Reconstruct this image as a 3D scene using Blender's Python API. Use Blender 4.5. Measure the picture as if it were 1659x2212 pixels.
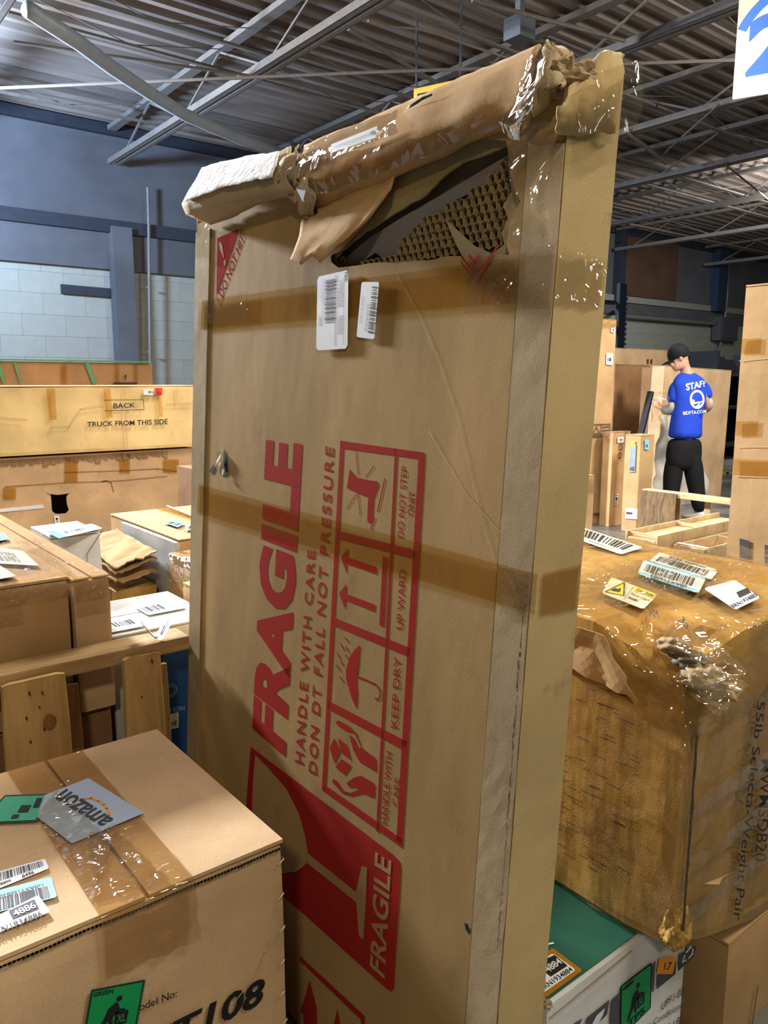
import bpy, bmesh, math, random
from mathutils import Vector, Matrix, noise, geometry
# ---------------------------------------------------------------- scene, camera, lights
scene = bpy.context.scene
for o in list(bpy.data.objects): bpy.data.objects.remove(o)
COL = scene.collection
PI = math.pi
FPX = 1680.0
PITCH, YAW = math.radians(9.5), math.radians(38.4)
EYE = Vector((0, 0, 1.45))
Zv = Vector((0, 0, 1))
FH = Vector((math.sin(YAW), math.cos(YAW), 0))
RT = Vector((math.cos(YAW), -math.sin(YAW), 0))
FW = FH * math.cos(PITCH) - Zv * math.sin(PITCH)
UP = FH * math.sin(PITCH) + Zv * math.cos(PITCH)
cd = bpy.data.cameras.new('camera'); cam = bpy.data.objects.new('camera', cd); COL.objects.link(cam)
cam.matrix_world = Matrix(((RT.x, UP.x, -FW.x, EYE.x), (RT.y, UP.y, -FW.y, EYE.y), (RT.z, UP.z, -FW.z, EYE.z), (0, 0, 0, 1)))
cd.sensor_fit = 'VERTICAL'; cd.sensor_height = 36.0; cd.lens = 36.0 * FPX / 2212.0
cd.clip_start = 0.05; cd.clip_end = 200
scene.camera = cam
scene.view_settings.view_transform = 'Standard'; scene.view_settings.look = 'None'
scene.view_settings.gamma = 1.0; scene.view_settings.use_curve_mapping = False
scene.view_settings.exposure = 0.0
w = bpy.data.worlds.new('world'); scene.world = w; w.use_nodes = True
w.node_tree.nodes['Background'].inputs[0].default_value = (0.70, 0.68, 0.66, 1)
w.node_tree.nodes['Background'].inputs[1].default_value = 0.17

def lamp(name, loc, power, size, col, target=None, sy=None):
    l = bpy.data.lights.new(name, 'AREA'); l.energy = power; l.color = col
    l.shape = 'RECTANGLE'; l.size = size; l.size_y = sy or size
    o = bpy.data.objects.new(name, l); COL.objects.link(o); o.location = loc
    d = (Vector(target) - Vector(loc)) if target else Vector((0, 0, -1))
    o.rotation_euler = d.to_track_quat('-Z', 'Y').to_euler()
    return o
WARM = (1.0, 0.90, 0.74); COOL = (0.80, 0.90, 1.0)
lamp('aisle_light_right', (2.6, -1.1, 4.6), 150, 1.8, (1.0, 0.93, 0.80), (1.0, 1.2, 0.8), 0.12)
lamp('aisle_light_left', (-2.4, -2.9, 4.6), 105, 0.35, (1.0, 0.86, 0.62), (0.6, 1.2, 0.9))
lamp('bay_light_left', (-0.15, 9.8, 4.45), 2500, 0.55, (0.90, 0.94, 1.0), (0.6, 1.4, 0.8))
lamp('bay_light_mid', (0.2, 4.6, 4.55), 70, 0.8, (0.95, 0.95, 1.0), (0.8, 2.5, 0.8))
lamp('added_corner_fill', (0.4, 9.2, 3.7), 1000, 0.5, (0.45, 0.65, 1.0), (2.6, 10.4, 5.1))  # added blue fill, brightens the upper left roof corner from out of view
lamp('bay_light_centre', (3.4, 3.2, 4.5), 240, 1.0, (1.0, 0.93, 0.84))
lamp('bay_light_back', (7.6, 1.6, 4.5), 300, 1.0, (1.0, 0.93, 0.84), (7.6, 4.6, 0.8))
lamp('bay_light_side', (14.0, 6.0, 4.4), 330, 1.4, (0.95, 0.93, 0.9), (17.0, 10.0, 2.5))
lamp('bay_light_sign', (6.6, -2.2, 3.0), 90, 0.8, (0.8, 0.88, 1.0), (6.5, 3.2, 4.6))

# ---------------------------------------------------------------- measuring helpers (rays on real planes)
def ray(px, py): return FW + RT * ((px - 829.5) / FPX) + UP * ((1106 - py) / FPX)
class Plane:
    def __init__(s, p, n): s.p = Vector(p); s.n = Vector(n).normalized()
    def hit(s, px, py, lift=0.0):
        r = ray(px, py); t = ((s.p + s.n * lift) - EYE).dot(s.n) / r.dot(s.n)
        return EYE + r * t
def PX(x): return Plane((x, 0, 0), (-1, 0, 0))
def PY(y): return Plane((0, y, 0), (0, -1, 0))
def PZ(z): return Plane((0, 0, z), (0, 0, 1))
def at_depth(px, py, d): return EYE + ray(px, py) * d
class Quad:
    """bilinear patch on a plane, from bottom-left, bottom-right, top-left, top-right"""
    def __init__(s, pl, bl, br, tl, tr=None):
        s.n = pl.n
        h = lambda c: pl.hit(*c) if len(c) == 2 else Vector(c)
        s.a, s.b, s.c = h(bl), h(br), h(tl)
        s.d = h(tr) if tr else s.b + s.c - s.a
    def pt(s, u, v, lift=0.0):
        p = (s.a * (1 - u) + s.b * u) * (1 - v) + (s.c * (1 - u) + s.d * u) * v
        if not lift: return p
        k = (EYE - p).dot(s.n)
        return p + (EYE - p) * (lift / k) if k > 0.15 else p + s.n * lift
def sub(q, u0, v0, u1, v1):
    r = Quad.__new__(Quad); r.n = q.n
    r.a, r.b, r.c, r.d = q.pt(u0, v0), q.pt(u1, v0), q.pt(u0, v1), q.pt(u1, v1)
    return r

# ---------------------------------------------------------------- materials
MATS = {}
def sock(n, *names):
    for k in names:
        if k in n.inputs: return n.inputs[k]
def base_mat(name, rough=0.7, metal=0.0, spec=0.3):
    m = bpy.data.materials.new(name); m.use_nodes = True
    b = m.node_tree.nodes['Principled BSDF']
    b.inputs['Roughness'].default_value = rough; b.inputs['Metallic'].default_value = metal
    sock(b, 'Specular IOR Level', 'Specular').default_value = spec
    return m, m.node_tree, b
def rgb(h):
    h = h.lstrip('#'); v = [int(h[i:i + 2], 16) / 255 for i in (0, 2, 4)]
    return tuple((c / 12.92 if c <= 0.04045 else ((c + 0.055) / 1.055) ** 2.4) for c in v) + (1,)
def nz(nt, scale, detail=4, rough=0.55, stretch=None, coord='Object'):
    tc = nt.nodes.new('ShaderNodeTexCoord'); n = nt.nodes.new('ShaderNodeTexNoise')
    n.inputs['Scale'].default_value = scale; n.inputs['Detail'].default_value = detail
    n.inputs['Roughness'].default_value = rough
    if stretch:
        mp = nt.nodes.new('ShaderNodeMapping'); mp.inputs['Scale'].default_value = stretch
        nt.links.new(tc.outputs[coord], mp.inputs[0]); nt.links.new(mp.outputs[0], n.inputs['Vector'])
    else: nt.links.new(tc.outputs[coord], n.inputs['Vector'])
    return n
def ramp(nt, src, p0, p1, c0=(0, 0, 0, 1), c1=(1, 1, 1, 1)):
    r = nt.nodes.new('ShaderNodeValToRGB'); r.color_ramp.elements[0].position = p0; r.color_ramp.elements[1].position = p1
    r.color_ramp.elements[0].color = c0; r.color_ramp.elements[1].color = c1
    nt.links.new(src, r.inputs[0]); return r
def mix(nt, fac, a, b, mode='MIX'):
    m = nt.nodes.new('ShaderNodeMix'); m.data_type = 'RGBA'; m.blend_type = mode
    for s_, v in ((m.inputs[0], fac), (m.inputs[6], a), (m.inputs[7], b)):
        if isinstance(v, (int, float)): s_.default_value = v
        elif isinstance(v, tuple): s_.default_value = v
        else: nt.links.new(v, s_)
    return m.outputs[2]
def bump(nt, b, h, strength=0.2, dist=0.01):
    n = nt.nodes.new('ShaderNodeBump'); n.inputs['Strength'].default_value = strength; n.inputs['Distance'].default_value = dist
    nt.links.new(h, n.inputs['Height']); nt.links.new(n.outputs[0], b.inputs['Normal']); return n
def card(name, c, dirt='#4a3a26', stretch=(1, 1, 1), amt=0.35, grime=0.5, wrinkle=0.25, scuff=0.25, gl=0.8, var=0.80):
    """corrugated board: mottled fibres, soft blotches, grime specks, scuffs, gentle wrinkles"""
    if name in MATS: return MATS[name]
    m, nt, b = base_mat(name, gl, 0, 0.12)
    base = rgb(c); dark = tuple(x * var for x in base[:3]) + (1,); lite = tuple(min(1, x * 1.15) for x in base[:3]) + (1,)
    n1 = nz(nt, 3.0, 3, 0.5, stretch); r1 = ramp(nt, n1.outputs[0], 0.35, 0.7, dark, lite)
    n2 = nz(nt, 380, 2, 0.7); r2 = ramp(nt, n2.outputs[0], 0.25, 0.8, (0.74, 0.74, 0.74, 1), (1.18, 1.18, 1.18, 1))
    c1 = mix(nt, 0.55, r1.outputs[0], r2.outputs[0], 'MULTIPLY')
    n3 = nz(nt, 9, 6, 0.72); r3 = ramp(nt, n3.outputs[0], 0.60, 0.78)
    mm = nt.nodes.new('ShaderNodeMath'); mm.operation = 'MULTIPLY'; mm.inputs[1].default_value = grime
    nt.links.new(r3.outputs[0], mm.inputs[0])
    c2 = mix(nt, mm.outputs[0], c1, rgb(dirt))
    n4 = nz(nt, 14, 5, 0.8, (1, 1, 0.25)); r4 = ramp(nt, n4.outputs[0], 0.66, 0.74)
    m4 = nt.nodes.new('ShaderNodeMath'); m4.operation = 'MULTIPLY'; m4.inputs[1].default_value = scuff
    nt.links.new(r4.outputs[0], m4.inputs[0])
    c3 = mix(nt, m4.outputs[0], c2, tuple(min(1, x * 1.5) for x in base[:3]) + (1,))
    nt.links.new(c3, b.inputs['Base Color'])
    w1 = nz(nt, 5, 3, 0.5, stretch); w2 = nz(nt, 220, 2, 0.6)
    ad = nt.nodes.new('ShaderNodeMath'); ad.operation = 'MULTIPLY_ADD'; ad.inputs[1].default_value = 0.04
    nt.links.new(w2.outputs[0], ad.inputs[0]); nt.links.new(w1.outputs[0], ad.inputs[2])
    bump(nt, b, ad.outputs[0], wrinkle, 0.03)
    MATS[name] = m; return m
def plain(name, c, rough=0.6, metal=0.0, var=0.12, scale=8, spec=0.3, bmp=0.0, stretch=None, emit=0):
    if name in MATS: return MATS[name]
    m, nt, b = base_mat(name, rough, metal, spec)
    base = rgb(c)
    n = nz(nt, scale, 5, 0.6, stretch)
    r = ramp(nt, n.outputs[0], 0.3, 0.7, tuple(x * (1 - var) for x in base[:3]) + (1,), tuple(min(1, x * (1 + var)) for x in base[:3]) + (1,))
    nt.links.new(r.outputs[0], b.inputs['Base Color'])
    if bmp: bump(nt, b, n.outputs[0], bmp, 0.02)
    if emit:
        b.inputs['Emission Color'].default_value = base; b.inputs['Emission Strength'].default_value = emit
    MATS[name] = m; return m
def film(name, tint='#f4ead0', gloss=0.25, scale=40, strength=0.8, stretch=None, rough=0.12, haze=0.0, hazecol='#c8b890', fmul=0.35):
    """clear or tan packing tape / stretch film: mostly see-through with wrinkled glints"""
    if name in MATS: return MATS[name]
    m = bpy.data.materials.new(name); m.use_nodes = True; nt = m.node_tree
    for n in list(nt.nodes): nt.nodes.remove(n)
    out = nt.nodes.new('ShaderNodeOutputMaterial')
    tr = nt.nodes.new('ShaderNodeBsdfTransparent'); tr.inputs[0].default_value = rgb(tint)
    gl = nt.nodes.new('ShaderNodeBsdfGlossy'); gl.inputs['Roughness'].default_value = rough
    gl.inputs[0].default_value = (0.95, 0.97, 1.0, 1)
    df = nt.nodes.new('ShaderNodeBsdfDiffuse'); df.inputs[0].default_value = rgb(hazecol)
    n = nz(nt, scale, 5, 0.6, stretch); n.inputs['Distortion'].default_value = 1.2
    if strength >= 0.75:
        n.noise_type = 'RIDGED_MULTIFRACTAL'; n.inputs['Detail'].default_value = 2.5; n.inputs['Scale'].default_value = scale * 0.6
    bp = nt.nodes.new('ShaderNodeBump'); bp.inputs['Strength'].default_value = strength; bp.inputs['Distance'].default_value = 0.006
    nt.links.new(n.outputs[0], bp.inputs['Height']); nt.links.new(bp.outputs[0], gl.inputs['Normal'])
    fr = nt.nodes.new('ShaderNodeFresnel'); fr.inputs[0].default_value = 1.5
    ad = nt.nodes.new('ShaderNodeMath'); ad.operation = 'MULTIPLY_ADD'; ad.use_clamp = True; ad.inputs[1].default_value = fmul; ad.inputs[2].default_value = gloss * 0.06
    nt.links.new(fr.outputs[0], ad.inputs[0])
    m0 = nt.nodes.new('ShaderNodeMixShader'); m0.inputs[0].default_value = haze
    nt.links.new(tr.outputs[0], m0.inputs[1]); nt.links.new(df.outputs[0], m0.inputs[2])
    m1 = nt.nodes.new('ShaderNodeMixShader'); nt.links.new(ad.outputs[0], m1.inputs[0])
    nt.links.new(m0.outputs[0], m1.inputs[1]); nt.links.new(gl.outputs[0], m1.inputs[2])
    nt.links.new(m1.outputs[0], out.inputs[0])
    MATS[name] = m; return m
def wood(name, c, dark, stretch=(1, 1, 1), scale=10):
    if name in MATS: return MATS[name]
    m, nt, b = base_mat(name, 0.75, 0, 0.2)
    n = nz(nt, scale, 6, 0.7, stretch); n.inputs['Distortion'].default_value = 0.6
    r = ramp(nt, n.outputs[0], 0.3, 0.75, rgb(dark), rgb(c))
    n2 = nz(nt, 7, 3, 0.6, (1, 1, 0.6)); r2 = ramp(nt, n2.outputs[0], 0.68, 0.74)
    m2 = nt.nodes.new('ShaderNodeMath'); m2.operation = 'MULTIPLY'; m2.inputs[1].default_value = 0.5
    nt.links.new(r2.outputs[0], m2.inputs[0])
    nt.links.new(mix(nt, m2.outputs[0], r.outputs[0], rgb('#4a3320')), b.inputs['Base Color'])
    bump(nt, b, n.outputs[0], 0.35, 0.01); MATS[name] = m; return m

M_FRONT = card('board_wide_face', '#a88a5c', stretch=(1, 1, 0.5), grime=0.3, wrinkle=0.12)
M_SIDE = card('board_side_face', '#b8a070', grime=0.6, wrinkle=0.15)
M_PALE = card('board_pale', '#cdac84', grime=0.25)
M_TAN = card('board_tan', '#c6a274', grime=0.3)
M_STRIP = card('board_strip', '#a08c6a', grime=0.5, wrinkle=0.15)
M_STRIP2 = card('board_strip_right', '#ae9878', grime=0.6, wrinkle=0.15)
M_KRAFT = card('board_kraft', '#ae8c60', grime=0.3)
M_YEL = card('board_yellow', '#dcbc82', grime=0.25)
M_DARK = card('board_brown', '#8f6c4a', grime=0.4)
M_HONEY = card('board_wrapped', '#c49c54', dirt='#4e3816', grime=0.85, wrinkle=0.8, scuff=0.5, gl=0.5, stretch=(1.6, 1.6, 0.5), var=0.62)
M_WORN = card('board_worn', '#a99474', dirt='#5c5444', grime=0.9, wrinkle=0.9, scuff=0.6)
M_INNER = card('board_inner', '#8e8058', grime=0.6, wrinkle=0.4)
M_TORN = plain('torn_paper', '#d8cdbb', 0.9, var=0.1, scale=40)
M_WHITE = card('board_white', '#dadbd8', dirt='#8a8578', grime=0.35, wrinkle=0.15)
M_GREY = card('board_grey', '#b4b8b4', grime=0.2, wrinkle=0.1)
M_LABEL = plain('label_paper', '#d6d9dc', 0.45, var=0.03, scale=30)
M_INK = plain('black_ink', '#1b1a1b', 0.6, var=0.1)
M_GREYINK = plain('grey_ink', '#77797c', 0.6, var=0.1)
M_RED = plain('red_ink', '#96261f', 0.85, var=0.10, scale=5, spec=0.08)
M_BROWNINK = plain('faded_ink', '#5a4632', 0.8, var=0.1)
M_TAPE = film('tape_tan', '#f2e2c0', 0.4, 30, 0.8, haze=0.05, hazecol='#c8a870', rough=0.06)
M_TAPE2 = film('tape_amber', '#eddab0', 0.06, 24, 0.25, haze=0.04, hazecol='#b08a4c', rough=0.16, fmul=0.2)
M_CLEAR = film('tape_clear', '#faf5ea', 0.8, 46, 1.0, haze=0.05, rough=0.045)
M_WRAP = film('stretch_wrap', '#fbf6ea', 0.7, 22, 1.0, (1.2, 1.2, 0.45), 0.05, haze=0.05)
M_STEEL = plain('galvanised_steel', '#6f6c68', 0.5, 0.2, 0.15, 20)
M_STEELD = plain('dark_steel', '#45474a', 0.55, 0.2, 0.15, 20)
M_STAPLE = plain('bright_wire', '#d8d4c8', 0.3, 0.9, 0.05)
M_GREEN = plain('green_sticker', '#12904e', 0.5, var=0.06)
M_BLUEL = plain('light_blue_sticker', '#8fcfe8', 0.5, var=0.05)
M_CYAN = plain('blue_label', '#4f9cb4', 0.5, var=0.05)
M_ORANGE = plain('orange_sticker', '#e8942e', 0.5, var=0.05)
M_GOLD = plain('gold_sticker', '#96660f', 0.4, var=0.08)

# ---------------------------------------------------------------- object helpers
def root(name, label, cat, loc, rot=None, group=None):
    o = bpy.data.objects.new(name, None); COL.objects.link(o); o.empty_display_size = 0.1
    o.matrix_world = Matrix.Translation(Vector(loc)) @ (rot.to_4x4() if rot else Matrix.Identity(4))
    o['label'] = label; o['category'] = cat
    if group: o['group'] = group
    return o
WM = {}
def wm(o):
    return WM[o.name] if o.name in WM else (o.matrix_world.copy() if o.parent is None else wm(o.parent) @ o.matrix_local)
def mesh_obj(name, verts, faces, mat, parent=None, smooth=False, label=None, kind=None, mats=None, fm=None):
    inv = wm(parent).inverted() if parent else None
    vs = [(inv @ Vector(v)) if inv else Vector(v) for v in verts]
    me = bpy.data.meshes.new(name); me.from_pydata([tuple(v) for v in vs], [], faces); me.update()
    for mm in (mats or [mat]): me.materials.append(mm)
    if fm: me.polygons.foreach_set('material_index', fm)
    if smooth: me.polygons.foreach_set('use_smooth', [True] * len(me.polygons))
    o = bpy.data.objects.new(name, me); COL.objects.link(o)
    if parent: o.parent = parent; WM[o.name] = wm(parent)
    if label: o['label'] = label
    if kind: o['kind'] = kind
    return o
def tag(o, label, cat, group=None):
    o['label'] = label; o['category'] = cat
    if group: o['group'] = group
    return o
class MB:
    def __init__(s): s.v = []; s.f = []
    def box(s, x0, x1, y0, y1, z0, z1, M=None):
        n = len(s.v)
        for z in (z0, z1):
            for y in (y0, y1):
                for x in (x0, x1):
                    p = Vector((x, y, z)); s.v.append(M @ p if M else p)
        for f in ((0, 2, 3, 1), (4, 5, 7, 6), (0, 1, 5, 4), (2, 6, 7, 3), (0, 4, 6, 2), (1, 3, 7, 5)): s.f.append([n + i for i in f])
        return s
    def bar(s, a, b, w, h=None, roll=0):
        """square bar from a to b"""
        a = Vector(a); b = Vector(b); h = h or w; d = b - a; L = d.length
        q = d.to_track_quat('X', 'Z').to_matrix().to_4x4()
        return s.box(0, L, -w / 2, w / 2, -h / 2, h / 2, Matrix.Translation(a) @ q)
    def tube(s, pts, r, k=8):
        pts = [Vector(p) for p in pts]; n0 = len(s.v)
        for i, p in enumerate(pts):
            d = (pts[min(i + 1, len(pts) - 1)] - pts[max(i - 1, 0)]).normalized()
            q = d.to_track_quat('Z', 'Y').to_matrix()
            for j in range(k):
                t = 2 * PI * j / k; s.v.append(p + q @ Vector((math.cos(t) * r, math.sin(t) * r, 0)))
        for i in range(len(pts) - 1):
            for j in range(k):
                a = n0 + i * k + j; b = n0 + i * k + (j + 1) % k; s.f.append([a, b, b + k, a + k])
        s.f.append([n0 + j for j in range(k)][::-1]); e = n0 + (len(pts) - 1) * k; s.f.append([e + j for j in range(k)])
        return s
    def quad(s, a, b, c, d):
        n = len(s.v); s.v += [a, b, c, d]; s.f.append([n, n + 1, n + 2, n + 3]); return s
    def rect(s, q, u0, v0, u1, v1, lift): return s.quad(q.pt(u0, v0, lift), q.pt(u1, v0, lift), q.pt(u1, v1, lift), q.pt(u0, v1, lift))
    def poly(s, pts):
        tris = geometry.tessellate_polygon([[Vector(p) for p in pts]]); n = len(s.v)
        s.v += [Vector(p) for p in pts]; s.f += [[n + i for i in t] for t in tris]; return s
    def stroke(s, pl, pts, w, lift):
        P = [pl.hit(*p, lift) for p in pts]
        for a, b in zip(P[:-1], P[1:]):
            d = (b - a); t = d.normalized().cross(pl.n) * w / 2; e = d.normalized() * w * 0.25
            s.quad(a - t - e, b - t + e, b + t + e, a + t - e)
        return s
    def build(s, name, mat, parent=None, **k): return mesh_obj(name, s.v, s.f, mat, parent, **k)
def flat(name, pl, pts, mat, parent, lift=0.001, label=None):
    m = MB(); m.poly([pl.hit(*p, lift) for p in pts]); return m.build(name, mat, parent, label=label)
def N3(p, f, seed=0): return noise.noise(Vector(p) * f + Vector((seed * 7.3, seed * 3.1, seed * 1.7)))

def sheet(name, q, mat, parent, nx=8, ny=8, lift=0.002, amp=0.0, freq=20, seed=0, thick=0.0, edge=0.0, smooth=True, label=None, u=(0, 1), v=(0, 1)):
    """grid on a quad, optionally rumpled and with torn edges"""
    V = []; F = []
    for j in range(ny + 1):
        for i in range(nx + 1):
            a = u[0] + (u[1] - u[0]) * i / nx; b = v[0] + (v[1] - v[0]) * j / ny
            if edge:
                if i in (0, nx): a += edge * (noise.noise(Vector((b * 9, seed, i))) + 0.5 * noise.noise(Vector((b * 40, seed, i))))
                if j in (0, ny): b += edge * (noise.noise(Vector((a * 9, seed + 5, j))) + 0.5 * noise.noise(Vector((a * 40, seed, j))))
            p = q.pt(a, b)
            V.append(p + q.n * (lift + amp * abs(N3(p, freq, seed)) * 1.5))
    for j in range(ny):
        for i in range(nx):
            k = j * (nx + 1) + i; F.append([k, k + 1, k + nx + 2, k + nx + 1])
    if thick:
        n = len(V); V += [p - q.n * thick for p in V]; F += [[i + n for i in f[::-1]] for f in F]
        rim = [i for i in range(nx + 1)] + [(j + 1) * (nx + 1) - 1 for j in range(1, ny + 1)] + [ny * (nx + 1) + i for i in range(nx - 1, -1, -1)] + [j * (nx + 1) for j in range(ny - 1, 0, -1)]
        for a, b in zip(rim, rim[1:] + rim[:1]): F.append([b, a, a + n, b + n])
    return mesh_obj(name, V, F, mat, parent, smooth=smooth and not thick, label=label)

def blob_box(x0, x1, y0, y1, z0, z1, n=8, amp=0.004, freq=4, seed=0, rad=0.006, M=None, extra=None):
    """cardboard volume: subdivided cuboid with softened edges and dents"""
    bm = bmesh.new(); bmesh.ops.create_cube(bm, size=1.0)
    bmesh.ops.subdivide_edges(bm, edges=bm.edges[:], cuts=n, use_grid_fill=True)
    dx, dy, dz = x1 - x0, y1 - y0, z1 - z0
    V = []
    for v in bm.verts:
        c = v.co.copy()
        # crowd the outermost rows towards the edges so that the corners stay crisp
        q = [0, 0, 0]; d = (dx, dy, dz); on = [abs(abs(c[i]) - 0.5) < 1e-5 for i in range(3)]
        for i in range(3):
            t = c[i]
            q[i] = t * d[i]
        k = sum(on)
        if k >= 2:
            for i in range(3):
                if on[i]: q[i] -= math.copysign(rad * (0.30 if k == 2 else 0.45), q[i])
        p = Vector(((x0 + x1) / 2 + q[0], (y0 + y1) / 2 + q[1], (z0 + z1) / 2 + q[2]))
        wgt = 1.0 if k == 1 else 0.45
        nrm = Vector([math.copysign(1, c[i]) if on[i] else 0 for i in range(3)])
        if c.z <= -0.499: nrm.z = 0
        p += nrm * amp * wgt * N3(p, freq, seed)
        if extra: p = extra(p)
        v.co = M @ p if M else p
    bm.verts.ensure_lookup_table()
    V = [v.co.copy() for v in bm.verts]; F = [[v.index for v in f.verts] for f in bm.faces]
    bm.free(); return V, F

def carton(name, label, box, mat, seam='y', tape=None, n=8, amp=0.004, seed=0, rotz=0, tilt=None, group=None, cat='box', flaps=True, freq=4, tapew=0.06, rad=0.006, plain_body=False):
    x0, x1, y0, y1, z0, z1 = box
    cx, cy = (x0 + x1) / 2, (y0 + y1) / 2
    rot = Matrix.Rotation(rotz, 3, 'Z')
    if tilt: rot = rot @ Matrix.Rotation(tilt[0], 3, 'X') @ Matrix.Rotation(tilt[1], 3, 'Y')
    r = root(name, label, cat, (cx, cy, z0), rot, group)
    M = r.matrix_world
    hx, hy, h = (x1 - x0) / 2, (y1 - y0) / 2, z1 - z0
    ft = 0.004 if flaps else 0.0
    V, F = blob_box(-hx, hx, -hy, hy, 0, h - ft, n, amp, freq, seed, rad)
    mesh_obj('body', [M @ v for v in V], F, mat, r)
    if flaps:
        g = 0.0035; bz = h - ft + 0.0012; rnd = random.Random(seed)
        for sgn in (-1, 1):
            m = MB(); a = rnd.uniform(0, 0.003)
            if seam == 'y': m.box(*(sorted((sgn * g, sgn * hx))), -hy + 0.002, hy - 0.002, bz, bz + ft + a, M)
            else: m.box(-hx + 0.002, hx - 0.002, *(sorted((sgn * g, sgn * hy))), bz, bz + ft + a, M)
            m.build('top_flap', mat, r)
    if tape:
        tw = tapew / 2; zt = h + 0.0065
        m = []
        L = hy if seam == 'y' else hx
        prof = [(-L - 0.006, zt - 0.10), (-L - 0.006, zt)] + [(-L + 2 * L * k / 10, zt) for k in range(11)] + [(L + 0.006, zt), (L + 0.006, zt - 0.10)]
        V = []; F = []
        for k, (a, zz) in enumerate(prof):
            for j in range(4):
                b = -tw + 2 * tw * j / 3
                p = Vector((b, a, zz)) if seam == 'y' else Vector((a, b, zz))
                p.z += 0.0012 * abs(N3(p, 30, seed)); V.append(M @ p)
        for k in range(len(prof) - 1):
            for j in range(3): i = k * 4 + j; F.append([i, i + 1, i + 5, i + 4])
        mesh_obj('tape_strip', V, F, tape, r, smooth=True)
    return r

# ---------------------------------------------------------------- lettering
_tc = {}
def text_mesh(s, bold=0.0, shear=0.0, spacing=1.0):
    key = (s, bold, shear, spacing)
    if key in _tc: return _tc[key]
    cu = bpy.data.curves.new('t', 'FONT'); cu.body = s; cu.offset = bold; cu.shear = shear; cu.space_character = spacing
    cu.fill_mode = 'FRONT'; cu.resolution_u = 3
    ob = bpy.data.objects.new('t', cu); COL.objects.link(ob)
    dg = bpy.context.evaluated_depsgraph_get(); dg.update()
    me = bpy.data.meshes.new_from_object(ob.evaluated_get(dg))
    vs = [v.co.copy() for v in me.vertices]; fs = [list(p.vertices) for p in me.polygons]
    bpy.data.objects.remove(ob); bpy.data.curves.remove(cu); bpy.data.meshes.remove(me)
    x0 = min(v.x for v in vs); x1 = max(v.x for v in vs); y0 = min(v.y for v in vs); y1 = max(v.y for v in vs)
    # fit on the capital height so that every string fills its quad
    vs = [((v.x - x0) / (x1 - x0), (v.y - y0) / (y1 - y0)) for v in vs]
    _tc[key] = (vs, fs); return _tc[key]
def letter(mb, s, q, u0=0, v0=0, u1=1, v1=1, lift=0.0015, bold=0.02, shear=0.0, spacing=1.0):
    vs, fs = text_mesh(s, bold, shear, spacing); n = len(mb.v)
    mb.v += [q.pt(u0 + (u1 - u0) * a, v0 + (v1 - v0) * b, lift) for a, b in vs]
    mb.f += [[n + i for i in f] for f in fs]
def write(s, pl, bl, br, tl, tr, mat, parent, name='lettering', lift=0.0015, bold=0.02, shear=0.0, spacing=1.0):
    m = MB(); letter(m, s, Quad(pl, bl, br, tl, tr), lift=lift, bold=bold, shear=shear, spacing=spacing)
    return m.build(name, mat, parent)
def bars(mb, q, u0, v0, u1, v1, n, lift=0.0012, seed=1, vertical=True):
    rnd = random.Random(seed); t = 0; W = []
    while t < n:
        a = rnd.choice((1, 1, 2, 3)); b = rnd.choice((1, 1, 2)); W.append((t, a)); t += a + b
    for t, a in W:
        s0, s1 = t / n, min(1, (t + a) / n)
        if vertical: mb.rect(q, u0 + (u1 - u0) * s0, v0, u0 + (u1 - u0) * s1, v1, lift)
        else: mb.rect(q, u0, v0 + (v1 - v0) * s0, u1, v0 + (v1 - v0) * s1, lift)
def lines(mb, q, u0, v0, u1, v1, n, lift=0.0012, seed=1, fill=0.4, vertical=False):
    rnd = random.Random(seed)
    for i in range(n):
        L = rnd.uniform(0.5, 1.0); a = (i + 0.3) / n; b = a + fill / n
        t = 0
        while t < L:
            wd = rnd.uniform(0.04, 0.14); e = min(L, t + wd)
            if not vertical: mb.rect(q, u0 + (u1 - u0) * t, v0 + (v1 - v0) * a, u0 + (u1 - u0) * e, v0 + (v1 - v0) * b, lift)
            else: mb.rect(q, u0 + (u1 - u0) * a, v0 + (v1 - v0) * t, u0 + (u1 - u0) * b, v0 + (v1 - v0) * e, lift)
            t = e + 0.02
def sticker(name, q, mat, parent, lift=0.001, label=None, curl=0.0, rnd=0.06):
    """thin paper plate with clipped corners"""
    r = rnd; asp = (q.b - q.a).length / max(1e-6, (q.c - q.a).length); ru, rv = (r / max(1, asp), r * min(1, asp)) if asp > 1 else (r, r * asp)
    pts = [(ru, 0), (1 - ru, 0), (1, rv), (1, 1 - rv), (1 - ru, 1), (ru, 1), (0, 1 - rv), (0, rv)]
    top = [q.pt(a, b, lift) for a, b in pts]; bot = [q.pt(a, b, lift - 0.0006) for a, b in pts]
    F = [list(range(8)), list(range(15, 7, -1))] + [[(i + 1) % 8, i, i + 8, (i + 1) % 8 + 8] for i in range(8)]
    return mesh_obj(name, top + bot, F, mat, parent, label=label)
def barcode_label(pl, bl, br, tl, tr, parent, mat=None, name='shipping_label', label=None, n=60, seed=1, lift=0.001, region=(0.08, 0.3, 0.92, 0.85), vertical=True, text=None):
    q = Quad(pl, bl, br, tl, tr); s = sticker(name, q, mat or M_LABEL, parent, lift, label)
    m = MB(); bars(m, q, *region, n, lift + 0.0006, seed, vertical); m.build('barcode', M_INK, s)
    if text:
        m = MB(); letter(m, text[0], q, *text[1:5], lift=lift + 0.0006); m.build('lettering', M_INK, s)
    return s, q

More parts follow.
